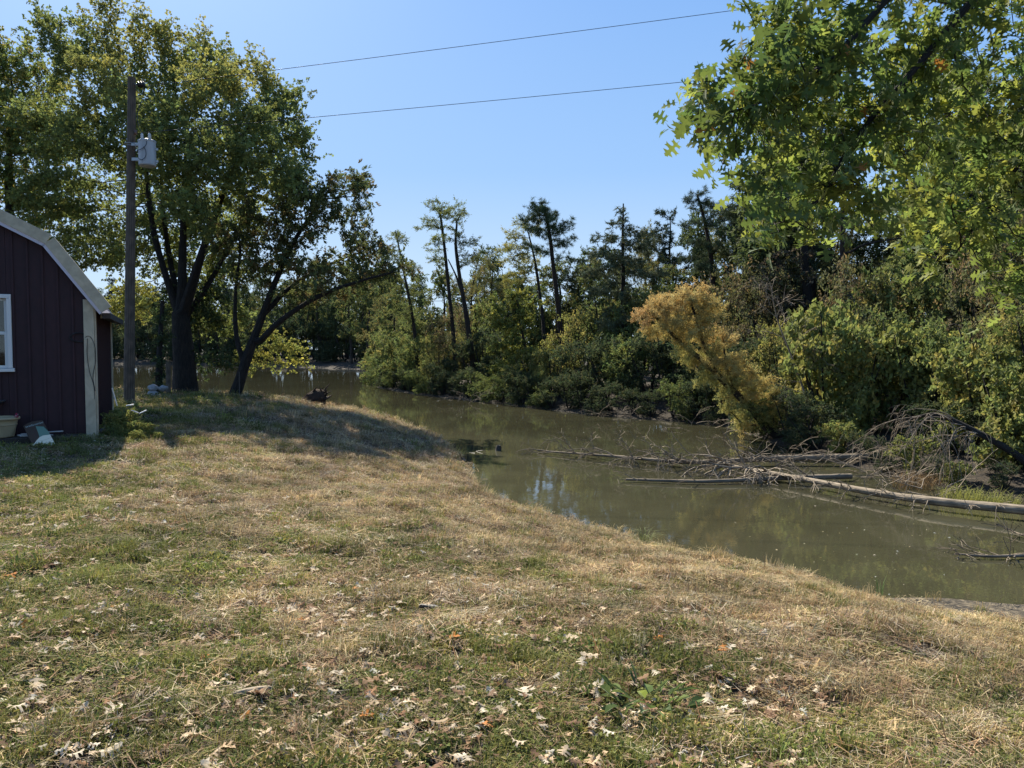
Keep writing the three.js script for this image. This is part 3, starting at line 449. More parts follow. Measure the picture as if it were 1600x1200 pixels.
// ---------------------------------------------------------------- the oak whose boughs hang into the view
{
  const base = V(6.6, 0, -5.4); base.y = ground(base.x, base.z) - .1;
  const O = [.08, .112, .026], yel = [.16, .18, .036];
  const bl = [[1110, 150, 52, 34, 5.2], [1085, 190, 34, 26, 5.1], [1170, 110, 45, 40, 5.3], [1150, 190, 50, 45, 5.4], [1200, 40, 45, 45, 5.6], [1240, 120, 70, 60, 5.8], [1230, 210, 70, 55, 5.6], [1200, 300, 42, 45, 5.3], [1215, 365, 32, 26, 5.2], [1290, 60, 70, 60, 6], [1320, 180, 80, 70, 6], [1290, 290, 70, 50, 5.8], [1260, 350, 50, 25, 5.6], [1340, 340, 45, 34, 6], [1400, 100, 80, 80, 6.4], [1420, 230, 80, 70, 6.6], [1410, 340, 50, 36, 6.6], [1480, 60, 80, 70, 6.6], [1500, 180, 80, 80, 7], [1480, 320, 70, 60, 7.2], [1460, 410, 34, 24, 7], [1560, 100, 70, 80, 7], [1580, 240, 70, 80, 7.4], [1560, 360, 60, 60, 7.6], [1580, 450, 50, 34, 7.6], [1650, 200, 80, 120, 7.2], [1680, 380, 70, 80, 7.4], [1300, -50, 80, 40, 6], [1450, -60, 80, 40, 6.4], [1600, -40, 70, 50, 6.8], [1170, -10, 26, 14, 5.4], [1560, -200, 90, 60, 5.6], [1800, 60, 70, 80, 6.6], [1850, -200, 90, 80, 5.6]];
  rnd = mulberry(81);
  const t = tree({
    name: 'oak_tree', label: 'green oak whose lobed leaves and boughs hang over the pond bank', seed: 82, base, leaf: 'oak', color: O, turning: [.42, yel], per: .46, size: .92, bark: M.darkBark, thin: 3, spread: .12, droop: .35, vary: .3,
    leafMat: M.oakLeaf,
    trunks: [{ pts: [base.clone(), V(6.55, 3.2, -5.5), V(6.4, 5.6, -5.6), V(6.3, 8.2, -5.7)], r: [.3, .16] }, { pts: [V(6.45, 5.0, -5.6), at(1700, -170, 6.4), at(1520, 0, 6.2), at(1440, 95, 6), at(1370, 175, 5.9), at(1318, 245, 5.8), at(1285, 310, 5.6)], r: [.045, .008] }, { pts: [V(6.4, 6.0, -5.6), at(1560, -180, 6), at(1385, 0, 5.8), at(1310, 82, 5.6), at(1240, 132, 5.4), at(1175, 165, 5.2), at(1120, 180, 5.1)], r: [.035, .006] }, { pts: [V(6.55, 4.2, -5.6), at(1750, 60, 7), at(1620, 220, 7.2), at(1540, 330, 7.3), at(1490, 400, 7.3)], r: [.035, .007] }],
    blobs: bl.map(([x, y, rx, ry, d]) => blob(x, y, rx, ry, d, Math.round(rx * ry / 74), null, .55)),
    grow: { step: .13, kill: 1.2, tip: .0035, lift: 0, jitter: .35, rounds: 90 },
  });
  // leaves that can be told apart one by one, at the edge of the boughs towards the view
  const shapes = [0, 1, 2, 3].map((i) => oakLeaf(.13, [-.35, .2, .4, -.1][i], [.4, -.3, .2, 0][i])), mats = [leafMat(.12, .16, .034, .55), leafMat(.19, .21, .042, .58), leafMat(.085, .12, .03, .5), leafMat(.33, .15, .03, .5)];
  const ends = []; for (let i = t.net.nTrunk; i < t.net.P.length; i++) if (t.net.tips[i] <= 1) ends.push(t.net.P[i].clone().add(base));
  const eye = ends.filter((p) => p.y < 5.8 && p.x < 5 && -p.z < 6.6).sort((a, b) => a.distanceTo(EYE) - b.distanceTo(EYE));
  for (let i = 0; i < 300 && i < eye.length; i++) {
    const m = part('leaf', shapes[i % 4], mats[i % 29 === 7 ? 3 : Math.floor(R(0, 3))], t.root);
    m.position.copy(eye[i]).sub(base).add(unit().multiplyScalar(.05));
    const dir = unit().multiplyScalar(.7).add(V(-.2, -.5, .1)).normalize(); m.quaternion.setFromUnitVectors(Z1, dir).multiply(new THREE.Quaternion().setFromAxisAngle(Z1, R(0, 6.28))); m.scale.setScalar(R(.8, 1.2));
  }
}

// ---------------------------------------------------------------- shed
const onPlane = (px, py, h) => { const a = at(px, py, 1).sub(EYE); return EYE.clone().addScaledVector(a, (h - EYE.y) / a.y); };
{
  const W = 3.2, L = 3.7, EAVE = 2.45, BRK = [.69, 3.42], RIDGE = [1.6, 3.9];
  const shed = thing('shed', 'dark maroon gambrel shed with cream trim and ribbed metal siding', 'shed', [-7.45, 1.2, -13.75], 23.5 * Math.PI / 180);
  const maroon = std(.032, .009, .0115, .75, { map: stainMap }), maroon2 = std(.038, .011, .014, .75, { map: stainMap }), cream = std(.55, .475, .33, .7, { map: stainMap }), dark = std(.02, .018, .018, .8), metal = std(.40, .38, .44, .35, { metalness: .6 }), block = std(.09, .085, .08, .95), white = std(.62, .61, .57, .55), rubber = std(.012, .012, .012, .6);
  const top = (t) => { t = t > W / 2 ? W - t : t; return t < BRK[0] ? EAVE + (BRK[1] - EAVE) * t / BRK[0] : BRK[1] + (RIDGE[1] - BRK[1]) * (t - BRK[0]) / (RIDGE[0] - BRK[0]); };
  const slabShape = (t0, t1, y0, y1, depth, z) => {   // t runs left from the corner; y1 null: up to the roof line
    const s = new THREE.Shape(); s.moveTo(-t0, y0); s.lineTo(-t1, y0); s.lineTo(-t1, y1 ?? top(t1) - .03);
    for (const b of [W / 2, BRK[0], W - BRK[0]].sort((a, c) => c - a)) if (y1 == null && b < t1 && b > t0) s.lineTo(-b, top(b) - .03);
    s.lineTo(-t0, y1 ?? top(t0) - .03); s.closePath(); return new THREE.ExtrudeGeometry(s, { depth, bevelEnabled: false }).translate(0, 0, z);
  };
  const win = [1.31, 1.89, 1.27, 2.46], joints = []; for (let t = .1025; t < W; t += .2225) joints.push(t);
  const cuts = [0, ...joints.filter((t) => Math.abs(t - win[0]) > .03 && Math.abs(t - win[1]) > .03), win[0], win[1], W].sort((a, b) => a - b);
  for (let i = 0; i + 1 < cuts.length; i++) {
    const a = cuts[i] + .002, b = cuts[i + 1] - .002, m = i % 3 ? maroon : maroon2;
    if (a >= win[0] && b <= win[1]) { part('siding_panel', slabShape(a, b, .1, win[2], .02, -.02), m, shed); part('siding_panel', slabShape(a, b, win[3], null, .02, -.02), m, shed); } else part('siding_panel', slabShape(a, b, .1, null, .02, -.02), m, shed);
  }
  for (const t of joints) { if (t > win[0] - .03 && t < win[1] + .03) { part('siding_rib', slabShape(t - .016, t + .016, .1, win[2] - .07, .022, 0), maroon2, shed); part('siding_rib', slabShape(t - .016, t + .016, win[3] + .07, null, .022, 0), maroon2, shed); } else part('siding_rib', slabShape(t - .016, t + .016, .1, null, .022, 0), maroon2, shed); }
  part('back_wall', slabShape(0, W, .1, null, .04, -L), maroon, shed); part('side_wall', box(.04, EAVE - .1, L - .08, -W + .02, (EAVE + .1) / 2, -L / 2), maroon, shed);
  for (let z = 0; z < L - .1; z += .225) { const w = Math.min(.221, L - .05 - z); part('siding_panel', box(.02, EAVE - .12, w, -.012, (EAVE + .1) / 2 - .01, -z - .022 - w / 2), maroon, shed); if (z) part('siding_rib', box(.02, EAVE - .12, .03, .008, (EAVE + .1) / 2 - .01, -z - .022), maroon2, shed); }
  part('foundation', box(W - .06, .5, L - .06, -W / 2, -.152, -L / 2), block, shed); part('floor', box(W - .1, .04, L - .1, -W / 2, .13, -L / 2), dark, shed);
  part('corner_trim', box(.165, EAVE + .02, .026, -.075, EAVE / 2 + .01, .038, .004), cream, shed); part('corner_trim', box(.026, EAVE - .05, .12, .022, EAVE / 2 - .02, -.03, .004), cream, shed); part('corner_trim', box(.165, EAVE + .02, .026, -W + .075, EAVE / 2 + .01, .038, .004), cream, shed); part('corner_trim', box(.03, EAVE - .05, .1, .022, EAVE / 2 - .02, -L + .06, .004), cream, shed);
  // roof: four metal slopes with standing seams, each slope in sheets
  const prof = [[.16, EAVE - .2], [-BRK[0], BRK[1]], [-RIDGE[0], RIDGE[1]], [-W + BRK[0], BRK[1]], [-W - .16, EAVE - .2]];
  for (let k = 0; k < 4; k++) {
    const a = prof[k], b = prof[k + 1], dx = b[0] - a[0], dy = b[1] - a[1], len = Math.hypot(dx, dy), ang = Math.atan2(dy, dx), flip = 1;
    const sheets = 9, step = (L + .3) / sheets;
    for (let i = 0; i < sheets; i++) {
      const g = box(len, .02, step - .004, 0, .03 * flip, 0); g.rotateZ(ang).translate((a[0] + b[0]) / 2, (a[1] + b[1]) / 2, .15 - step * (i + .5)); part('roof_sheet', g, metal, shed);
      const r = box(len, .03, .025, 0, .055 * flip, 0); r.rotateZ(ang).translate((a[0] + b[0]) / 2, (a[1] + b[1]) / 2, .15 - step * (i + .06)); part('roof_seam', r, metal, shed);
    }
    const tr = box(len + (k === 1 || k === 2 ? .03 : .0), .19, .03, 0, -.075, 0, .004); tr.rotateZ(ang).translate((a[0] + b[0]) / 2, (a[1] + b[1]) / 2, .165 + (k % 2) * .002); part('rake_trim', tr, cream, shed);
    const sf = box(len, .015, .15, 0, -.16, 0); sf.rotateZ(ang).translate((a[0] + b[0]) / 2, (a[1] + b[1]) / 2, .075); part('soffit', sf, cream, shed);
  }
  part('ridge_cap', box(.2, .03, L + .3, -RIDGE[0], RIDGE[1] + .06, .15 - (L + .3) / 2, .005), metal, shed);
  const vent = part('roof_vent', box(.05, .3, .16, -RIDGE[0] + .02, RIDGE[1] + .2, -.1).rotateZ(0), std(.42, .43, .43, .6), shed);
  { const g = box(.05, .24, .16, 0, 0, 0).rotateZ(-.75).translate(-RIDGE[0] + .14, RIDGE[1] + .16, -.1); part('vent_flap', g, std(.42, .43, .43, .6), vent); }
  const gut = part('gutter', box(.13, .1, L, .2, EAVE - .26, -L / 2, .008), dark, shed); part('gutter_bracket', box(.06, .06, .05, .1, EAVE - .26, -.5), white, gut);
  // window
  const wf = part('window', box(win[1] - win[0] + .14, .07, .05, -1.6, win[3] + .035, .03, .006), white, shed), cx = -1.6, cy = (win[2] + win[3]) / 2, w2 = (win[1] - win[0]) / 2, wh = win[3] - win[2];
  for (const s of [-1, 1]) part('frame', box(.07, wh, .05, cx + s * (w2 + .035), cy, .03, .006), white, wf);
  part('sill', box(w2 * 2 + .2, .06, .09, cx, win[2] - .035, .045, .006), white, wf);
  for (const [y0, y1, z] of [[win[2], cy + .015, -.004], [cy - .015, win[3], -.03]]) {
    for (const s of [-1, 1]) part('sash', box(.045, y1 - y0 - .002, .022, cx + s * (w2 - .0225), (y0 + y1) / 2, z, .003), white, wf);
    part('sash', box(w2 * 2 - .09, .045, .022, cx, y0 + .0225, z, .003), white, wf); part('sash', box(w2 * 2 - .09, .04, .022, cx, y1 - .02, z, .003), white, wf);
    part('pane', box(w2 * 2 - .09, y1 - y0 - .085, .005, cx, (y0 + y1) / 2, z), new THREE.MeshPhysicalMaterial({ color: col(.9, .95, .93), transmission: 1, thickness: 0, roughness: .03 }), wf);
  }
  // cable: a coil hung on the siding and a run down the corner
  const loop = []; for (let i = 0; i <= 60; i++) { const a = i / 60 * Math.PI * 5.2 + 1, r = .1 + .012 * Math.sin(i * 1.7); loop.push(V(-.24 + Math.cos(a) * r * 1.25, 1.80 + Math.sin(a) * r * .8, .035 + .012 * Math.sin(i * .9))); }
  loop.push(V(-.08, 1.83, .06), V(0, 1.7, .07), V(.02, 1.4, .06), V(-.03, 1.1, .06), V(0, .85, .062));
  part('cable', tube(smoothLine(loop, 220), Array(221).fill(.0055), 5), rubber, shed); part('cable', tube(smoothLine([V(-.1, 1.78, .06), V(-.11, 1.5, .06), V(-.08, 1.2, .062), V(-.02, .95, .06), V(-.01, .7, .06)], 40), Array(41).fill(.0045), 5), rubber, shed);
  const local = (t, y, z) => V(-t, y, z).applyAxisAngle(V(0, 1, 0), 23.5 * Math.PI / 180).add(V(-7.45, 1.2, -13.75));
  // timbers in front of the shed and what stands on them
  const oldWood = std(.075, .06, .045, .95, { map: grainMap, bumpMap: barkBump, bumpScale: .006 }), turn = 23.5 * Math.PI / 180;
  const platform = thing('timber_step', 'weathered dark timber step along the foot of the shed', 'step', local(1.95, -.16, .42).toArray(), turn);
  for (let i = 0; i < 4; i++) part('plank', box(2.5, .16, .135, 0, .2, -.21 + i * .14, .008), oldWood, platform); part('bearer', box(2.4, .12, .5, 0, .06, 0), oldWood, platform);
  const pot = thing('planter_pot', 'tan plastic planter pot with ringed rim on the timber step', 'pot', local(1.43, .125, .42).toArray(), 0);
  part('bowl', lathe([[.02, 0], [.24, 0], [.25, .02], [.285, .2], [.292, .2], [.295, .215], [.288, .22], [.305, .29], [.33, .295], [.34, .31], [.335, .335], [.318, .335], [.305, .31], [.29, .25], [.02, .25]], 48), std(.44, .35, .20, .65, { map: stainMap }), pot);
  part('soil', new THREE.CircleGeometry(.296, 32).rotateX(-Math.PI / 2).translate(0, .27, 0), std(.03, .024, .018, 1), pot);
  const urn = thing('urn_planter', 'dark grey footed urn beside the window wall of the shed', 'urn', local(1.62, .125, .08).toArray(), 0);
  part('urn_body', lathe([[.02, 0], [.14, 0], [.14, .05], [.07, .1], [.08, .32], [.12, .42], [.2, .52], [.3, .57], [.31, .6], [.28, .6], [.19, .55], [.05, .45], [.0, .44]], 40).scale(.85, 1.0, .85), std(.06, .065, .07, .6, { map: stainMap }), urn);
  const fl = thing('plastic_flower', 'small red and pale pink flower stuck in the tan pot', 'flower', local(1.19, .38, .53).toArray(), 0);
  part('stem', tube([V(0, 0, 0), V(.03, .06, 0), V(.06, .1, .01)], [.004, .004, .003], 5), std(.3, .02, .05, .6), fl);
  for (let i = 0; i < 7; i++) { const out = []; leafInto(out, V(.05 + i * .006, .085 + i * .007, 0), unit().add(V(.4, .6, .3)).normalize(), unit(), .05, .04, .2, true); part('petal', tris(out), i % 2 ? leafMat(.5, .3, .33, .3) : leafMat(.32, .02, .06, .3), fl); }
  // painted board leaning on the step
  const cv = document.createElement('canvas'); cv.width = 256; cv.height = 640; const c2 = cv.getContext('2d');
  c2.fillStyle = '#453529'; c2.fillRect(0, 0, 256, 640);
  rnd = mulberry(5); for (let i = 0; i < 700; i++) { c2.fillStyle = `rgba(${R(40, 120) | 0},${R(35, 100) | 0},${R(30, 85) | 0},.18)`; c2.fillRect(R(0, 256), R(0, 640), R(1, 3), R(20, 120)); }
  c2.fillStyle = '#e2d3b4'; c2.beginPath(); c2.moveTo(0, 640); c2.lineTo(0, 520); c2.lineTo(30, 500); c2.lineTo(60, 460); c2.lineTo(120, 400); c2.lineTo(170, 380); c2.lineTo(256, 410); c2.lineTo(256, 640); c2.fill();
  c2.fillStyle = '#66806d'; c2.beginPath(); c2.moveTo(140, 130); c2.lineTo(230, 190); c2.lineTo(256, 330); c2.lineTo(256, 410); c2.lineTo(170, 385); c2.lineTo(120, 400); c2.lineTo(130, 300); c2.fill();
  c2.strokeStyle = '#b89a72'; c2.lineWidth = 5; for (const y of [470, 540, 585]) { c2.beginPath(); c2.moveTo(70, y); c2.quadraticCurveTo(150, y + 40, 256, y + 10); c2.stroke(); }
  c2.fillStyle = '#a9b3a8'; c2.font = 'italic 56px serif'; c2.textAlign = 'center'; c2.fillText('welcome', 130, 105);
  const signTex = new THREE.CanvasTexture(cv); signTex.colorSpace = THREE.SRGBColorSpace;
  const A = local(1.0, .16, .72), sign = thing('painted_board', 'weathered painted board with round top leaning on the timber step', 'board', local(.66, -.02, 1.0).toArray(), turn - .12);
  { const w = .29, h = .72, s = new THREE.Shape(); s.moveTo(-w / 2, 0); s.lineTo(w / 2, 0); s.lineTo(w / 2, h - .05); s.quadraticCurveTo(0, h + .04, -w / 2, h - .05); s.closePath();
    const g = new THREE.ExtrudeGeometry(s, { depth: .02, bevelEnabled: true, bevelSize: .002, bevelThickness: .002, bevelSegments: 1, curveSegments: 10 }), p = g.attributes.position, uv = g.attributes.uv; for (let i = 0; i < p.count; i++) uv.setXY(i, p.getX(i) / w + .5, p.getY(i) / h);
    const m = part('board_face', g, new THREE.MeshStandardMaterial({ map: signTex, roughness: 1 }), sign); m.rotation.set(-.95, 0, .46); }
  for (const [t0, y0, z0, t1, y1, z1, r] of [[1.1, .155, .38, .5, .16, .16, .013], [1.12, .15, .52, .85, .15, .5, .016], [1.08, .14, .58, .6, .14, .56, .014]]) single('pale_stick', tube(smoothLine([local(t0, y0, z0), local((t0 + t1) / 2, (y0 + y1) / 2 + .004, (z0 + z1) / 2), local(t1, y1, z1)], 8), Array(9).fill(r), 8), std(.42, .40, .36, .7, { map: stainMap }), 'pale grey stick lying on the timber step by the pot', 'stick', 'sticks on the timber step');
  // weeds and white strips at the corner of the shed
  for (const [t, z, s, k] of [[-.3, -.25, .26, 2], [-.55, -.3, .2, 2], [-.4, -.7, .3, 2], [-.8, -.45, .17, 2], [-.25, .1, .14, 0], [-1.0, -.1, .11, 2], [-.65, .05, .13, 2]]) { const p = local(t, 0, z); p.y = ground(p.x, p.z) - .03; copyTree(shrubs[k], 'corner_weed', 'sunlit green weed growing at the corner of the shed', 'weed', 'weeds at the shed corner', p, s, R(0, 6.28)); }
  for (const [a, b] of [[[160 + 15, 606], [183, 634]], [[197, 634], [209, 632]], [[205, 641], [216, 645]], [[218, 646], [229, 641]]]) { const d = 13.9; single('white_strip', tube([at(...a, d), at(...b, d + .1)], [.012, .012], 6), white, 'narrow white strip sticking out of the weeds by the shed', 'strip', 'white strips in the weeds'); }
}

// ---------------------------------------------------------------- utility pole and wires
{
  const d = 22.5, base = based(201, d), topP = at(206, 121, d), pole = thing('utility_pole', 'weathered wooden utility pole carrying a grey transformer can', 'pole', base.toArray()), L = (p) => p.clone().sub(base);
  const pts = []; for (let i = 0; i <= 16; i++) pts.push(V(0, 0, 0).lerp(L(topP), i / 16)); pts[0].y -= .3;
  part('shaft', tube(pts, pts.map((_, i) => .152 - .045 * i / 16), 16, .03), M.poleWood, pole);
  const grey = std(.48, .49, .49, .45, { map: stainMap }), black = std(.012, .011, .012, .45), brown = std(.10, .05, .035, .3), steel = std(.35, .36, .36, .45, { metalness: .7 });
  const ins = part('insulator', tube([L(at(209, 132, d)), L(at(216, 132, d - .05))], [.03, .03], 8), steel, pole); part('insulator_bell', lathe([[.0, -.1], [.04, -.1], [.09, -.07], [.05, -.03], [.1, 0], [.05, .05], [.09, .08], [.04, .12], [0, .13]], 20).rotateZ(Math.PI / 2).translate(...L(at(221, 132, d - .08)).toArray()), black, ins);
  part('spool', lathe([[0, -.06], [.05, -.06], [.03, 0], [.05, .06], [0, .06]], 16).translate(...L(at(212, 207, d - .1)).toArray()), brown, pole);
  const c = L(at(230, 239, d - .15)), can = part('transformer', lathe([[0, -.39], [.2, -.39], [.23, -.36], [.235, -.33], [.235, .3], [.25, .305], [.25, .335], [.235, .345], [.12, .39], [0, .4]], 40).translate(c.x, c.y, c.z), grey, pole);
  for (const y of [.22, -.2]) part('bracket', box(.2, .09, .1, c.x - .3, c.y + y, c.z + .06, .006), steel, can);
  for (const y of [.1, -.24]) part('mounting_lug', box(.09, .07, .03, c.x + .27, c.y + y, c.z, .004), steel, can);
  for (const [x, z] of [[-.1, .08], [.06, -.05], [.12, .1]]) part('bushing', lathe([[0, 0], [.04, 0], [.03, .05], [.05, .07], [.03, .1], [.045, .13], [.02, .17], [0, .18]], 14).translate(c.x + x, c.y + .36, c.z + z), std(.5, .5, .48, .3), can);
  const lead = (...q) => part('lead', tube(smoothLine(q.map(([x, y, z]) => V(c.x + x, c.y + y, c.z + z)), 24), Array(25).fill(.009), 5), black, can);
  lead([.1, .28, .24], [.1, .18, .26], [.02, .08, .27], [-.12, .02, .25], [-.3, -.03, .2]); lead([-.14, -.2, .25], [-.05, -.26, .27], [.07, -.18, .27], [.08, 0, .26], [.02, .12, .26]);
  lead([-.1, .54, .08], [-.2, .75, .05], [-.25, 1.1, 0], [-.12, 1.6, -.05], [-.05, 1.95, 0]);
  part('pole_band', new THREE.TorusGeometry(.138, .008, 6, 24).rotateX(Math.PI / 2).translate(c.x - .42, c.y + .22, c.z + .15), steel, pole);
  const wireMat = std(.05, .05, .055, .5, { metalness: .3 });
  const wire = (a, b, label) => { const p = []; for (let i = 0; i <= 60; i++) { const t = i / 60, q = a.clone().lerp(b, t); q.y -= 4 * t * (1 - t) * .12; p.push(q); } single('power_line', tube(p, p.map(() => .0075), 6), wireMat, label, 'wire'); };
  wire(at(222, 135, d - .08), at(2300, -148, 20), 'upper power line running from the pole top over the pond'); wire(at(213, 208, d - .1), at(2300, -4, 20), 'lower power line running from the pole spool over the pond');
}
// ---------------------------------------------------------------- post with ivy, stones, stake, stump
{
  const d = 27.5, b = based(263, d), h = at(263, 566, d).y - b.y;
  single('wooden_post', tube([V(b.x, b.y - .1, b.z), V(b.x, b.y + h * .5, b.z), V(b.x + .02, b.y + h, b.z)], [.085, .08, .08], 10, .05), M.poleWood, 'short wooden post beside the ivy-covered stem near the maple', 'post');
  const bi = based(248, 27.9);
  tree({ name: 'ivy_covered_stem', label: 'narrow dead stem wrapped in dark ivy between pole and maple', category: 'ivy', seed: 91, base: bi, trunks: [{ pts: [bi.clone(), at(249, 570, 27.9), at(251, 520, 27.9), at(254, 470, 27.9)], r: [.13, .06] }], blobs: [[248, 605, 12, 10], [250, 588, 11, 14], [251, 560, 11, 16], [252, 530, 10, 16], [254, 500, 9, 14]].map(([x, y, rx, ry]) => blob(x, y, rx, ry, 27.9, 34)), leaf: 'shrub', color: [.045, .065, .025], per: 1.6, size: .65, bark: M.darkBark, grow: { step: .12, kill: 1.15, tip: .004 }, spread: .1 });
  const stone = new THREE.IcosahedronGeometry(1, 3); { const p = stone.attributes.position, v = V(); for (let i = 0; i < p.count; i++) { v.fromBufferAttribute(p, i); v.multiplyScalar(1 + .28 * noise(v.x * 1.4, v.y * 1.4, v.z * 1.4) + .08 * noise(v.x * 5, v.y * 5, v.z * 5)); p.setXYZ(i, v.x, v.y * .72, v.z); } stone.computeVertexNormals(); }
  const stoneMat = std(.36, .35, .34, .95, { map: stainMap });
  for (const [px, dd, s, up] of [[238, 26.5, .2, .0], [239, 26.5, .16, .26], [250, 26.4, .13, 0], [260, 26.3, .1, 0], [289, 26.6, .1, 0], [365, 26.3, .09, 0], [255, 26.9, .15, .22]]) { const p = based(px, dd), m = single('garden_stone', stone, stoneMat, 'pale rounded garden stone on the shaded ground near the maple', 'stone', 'stones under the trees'); m.position.set(p.x, p.y + s * .45 + up, p.z); m.scale.set(s, s, s * .9); m.rotation.y = px; }
  const sb = based(374, 27); single('metal_stake', tube([V(sb.x, sb.y - .2, sb.z), V(sb.x, sb.y + .95, sb.z)], [.016, .014], 6), std(.07, .06, .05, .8), 'thin straight stake standing against the leaning tree base', 'stake');
  rnd = mulberry(93);
  const sp = based(494, 28.5), list = []; sp.y = Math.max(sp.y, .5);
  const stump = thing('root_stump', 'upturned brown stump with ragged roots on the bank edge', 'stump', sp.toArray());
  part('stump_body', tube([V(-.3, -.1, .1), V(-.1, .18, 0), V(.12, .3, 0), V(.3, .34, -.05)], [.34, .33, .36, .3], 14, .5), M.pineBark, stump);
  for (let i = 0; i < 22; i++) { const a = R(0, 6.28), dr = V(.25 + R(-.2, .4), Math.abs(Math.sin(a)) * .8 + .1, Math.cos(a) * .7).normalize(), l = R(.3, .6), s0 = V(R(-.1, .3), R(.05, .35), R(-.2, .2)); part('root', tube(smoothLine([s0, s0.clone().addScaledVector(dr, l * .5).add(unit().multiplyScalar(.05)), s0.clone().addScaledVector(dr, l).add(unit().multiplyScalar(.1))], 6), [.06, .055, .045, .038, .03, .02, .008], 6, .3, i), M.pineBark, stump); }
  single('beached_log', tube(smoothLine([at(440, 632, 29.3), at(462, 636, 29.1), at(484, 640, 28.9)], 8), [.1, .11, .11, .12, .12, .12, .12, .12, .11], 10, .15), M.deadWood, 'pale log lying behind the upturned stump on the bank', 'log');
}
// ---------------------------------------------------------------- fallen trees in the water
function twigs(list, p, dir, len, r, depth, droop, seg = 5) {
  const pts = [p.clone()], rad = [r], k = Math.max(4, Math.round(len / .12)), d = dir.clone().normalize();
  for (let i = 1; i <= k; i++) { d.add(unit().multiplyScalar(.2)).add(V(0, -droop / k, 0)).normalize(); pts.push(pts[i - 1].clone().addScaledVector(d, len / k)); rad.push(Math.max(.0045, r * (1 - .75 * i / k))); }
  list.push(tube(pts, rad, r > .02 ? 6 : seg > 4 ? 4 : 3));
  if (depth) for (let i = 0, n = 3 + Math.floor(R(0, 3)); i < n; i++) { const j = 1 + Math.floor(R(.2, .95) * (k - 1)); const b = pts[j].clone().sub(pts[j - 1]).normalize().add(unit().multiplyScalar(.9)).normalize(); twigs(list, pts[j], b, len * R(.3, .6), rad[j] * .6, depth - 1, droop, 3); }
}
{
  rnd = mulberry(101);
  const w = (px, py, h = .08) => onPlane(px, py, h), smoothR = (a, b, n) => Array.from({ length: n + 1 }, (_, i) => a + (b - a) * i / n);
  const log = (name, label, pts, r0, r1, fans, mat) => {
    const o = thing(name, label, 'fallen tree', pts[0].toArray()), base = pts[0], line = smoothLine(pts.map((p) => p.clone().sub(base)), 40);
    part('log', tube(line, smoothR(r0, r1, 40), 12, .18, r0 * 50), mat, o);
    for (const [t, dir, len, r, depth, droop] of [...fans, ...fans.map((f) => [Math.max(.1, Math.min(1, f[0] + R(-.08, .04))), f[1].map((a) => a + R(-.5, .5)), f[2] * R(.6, 1.1), f[3] * .8, f[4], f[5]]), ...fans.map((f) => [Math.max(.1, Math.min(1, f[0] + R(-.1, .06))), [f[1][0] + R(-.6, .6), R(-.1, .5), f[1][2] + R(-.9, .6)], f[2] * R(.5, 1.2), f[3] * .7, f[4], f[5]])]) { const list = []; twigs(list, line[Math.round(t * 40)], V(...dir), len, r, depth, droop); part('limb', merged(list), mat, o); }
    return o;
  };
  log('fallen_tree', 'pale bare tree trunk lying across the water edge with forked limbs', [w(1800, 818, .2), w(1600, 797, .17), w(1450, 782, .15), w(1330, 763, .14), w(1220, 742, .14), w(1140, 728, .16)], .095, .04,
    [[1, [-1, .25, .1], 1.5, .04, 2, .4], [1, [-.8, .5, .4], 1.1, .03, 2, .9], [.95, [-.9, .1, .7], 1.6, .035, 2, .5], [.9, [-.5, .3, .8], 1.3, .03, 2, .9], [.86, [-.7, .6, .5], .9, .025, 2, 1.2], [.8, [-.4, .2, .9], .9, .025, 1, .6], [.97, [-1, .3, -.5], 1.4, .03, 2, .6], [.92, [-.6, 1, .1], 1.0, .02, 1, .2], [.7, [-.3, .3, .8], .7, .02, 1, .7], [.6, [-.5, .2, .7], .6, .018, 1, .5], [.5, [-.5, .5, .5], .45, .015, 1, .5], [.42, [-.9, .1, .7], .6, .015, 1, .3], [.3, [-.7, .2, .6], .5, .014, 1, .5], [.88, [-.2, .3, 1], 1.0, .025, 2, .8], [.99, [-.9, .7, .2], .8, .02, 2, .3]], M.deadWood);
  log('fallen_tree', 'long grey fallen trunk lying out across the pond with fine twigs', [w(1420, 712, .22), w(1350, 714, .2), w(1200, 717, .16), w(1080, 722, .12), w(960, 713, .1), w(840, 704, .06)], .105, .018,
    [[.98, [-1, .2, .2], .9, .015, 2, .2], [.9, [-.6, .7, .2], .9, .018, 2, .3], [.85, [-.8, .3, .6], 1.0, .018, 2, .4], [.8, [-.6, .6, -.5], .9, .018, 2, .3], [.76, [-.3, .9, .1], .7, .014, 2, .3], [.72, [-.8, .3, .6], 1.2, .02, 2, .5], [.66, [-.6, .5, .5], 1.1, .02, 2, .8], [.6, [-.9, .3, .3], 1.4, .025, 2, .5], [.55, [-.3, .9, .1], .8, .014, 1, .2], [.5, [-.8, .3, .5], 1.1, .02, 2, .6], [.42, [-.5, .8, .2], 1.1, .02, 2, .4], [.35, [-.6, .3, .6], .9, .02, 2, .6], [.63, [-.7, .5, -.4], 1.2, .02, 2, .3]], M.greyTwig);
  log('fallen_tree', 'dark half-sunken limb between the two fallen trunks', [w(1330, 744, .1), w(1220, 747, .08), w(1100, 752, .06), w(978, 749, .05)], .06, .025, [[.95, [-.8, .4, .1], .5, .012, 1, .2], [.7, [-.5, .6, .2], .5, .012, 1, .4], [.4, [-.6, .5, .3], .8, .015, 2, .5], [.2, [-.6, .6, .3], .8, .015, 2, .5]], M.greyTwig);
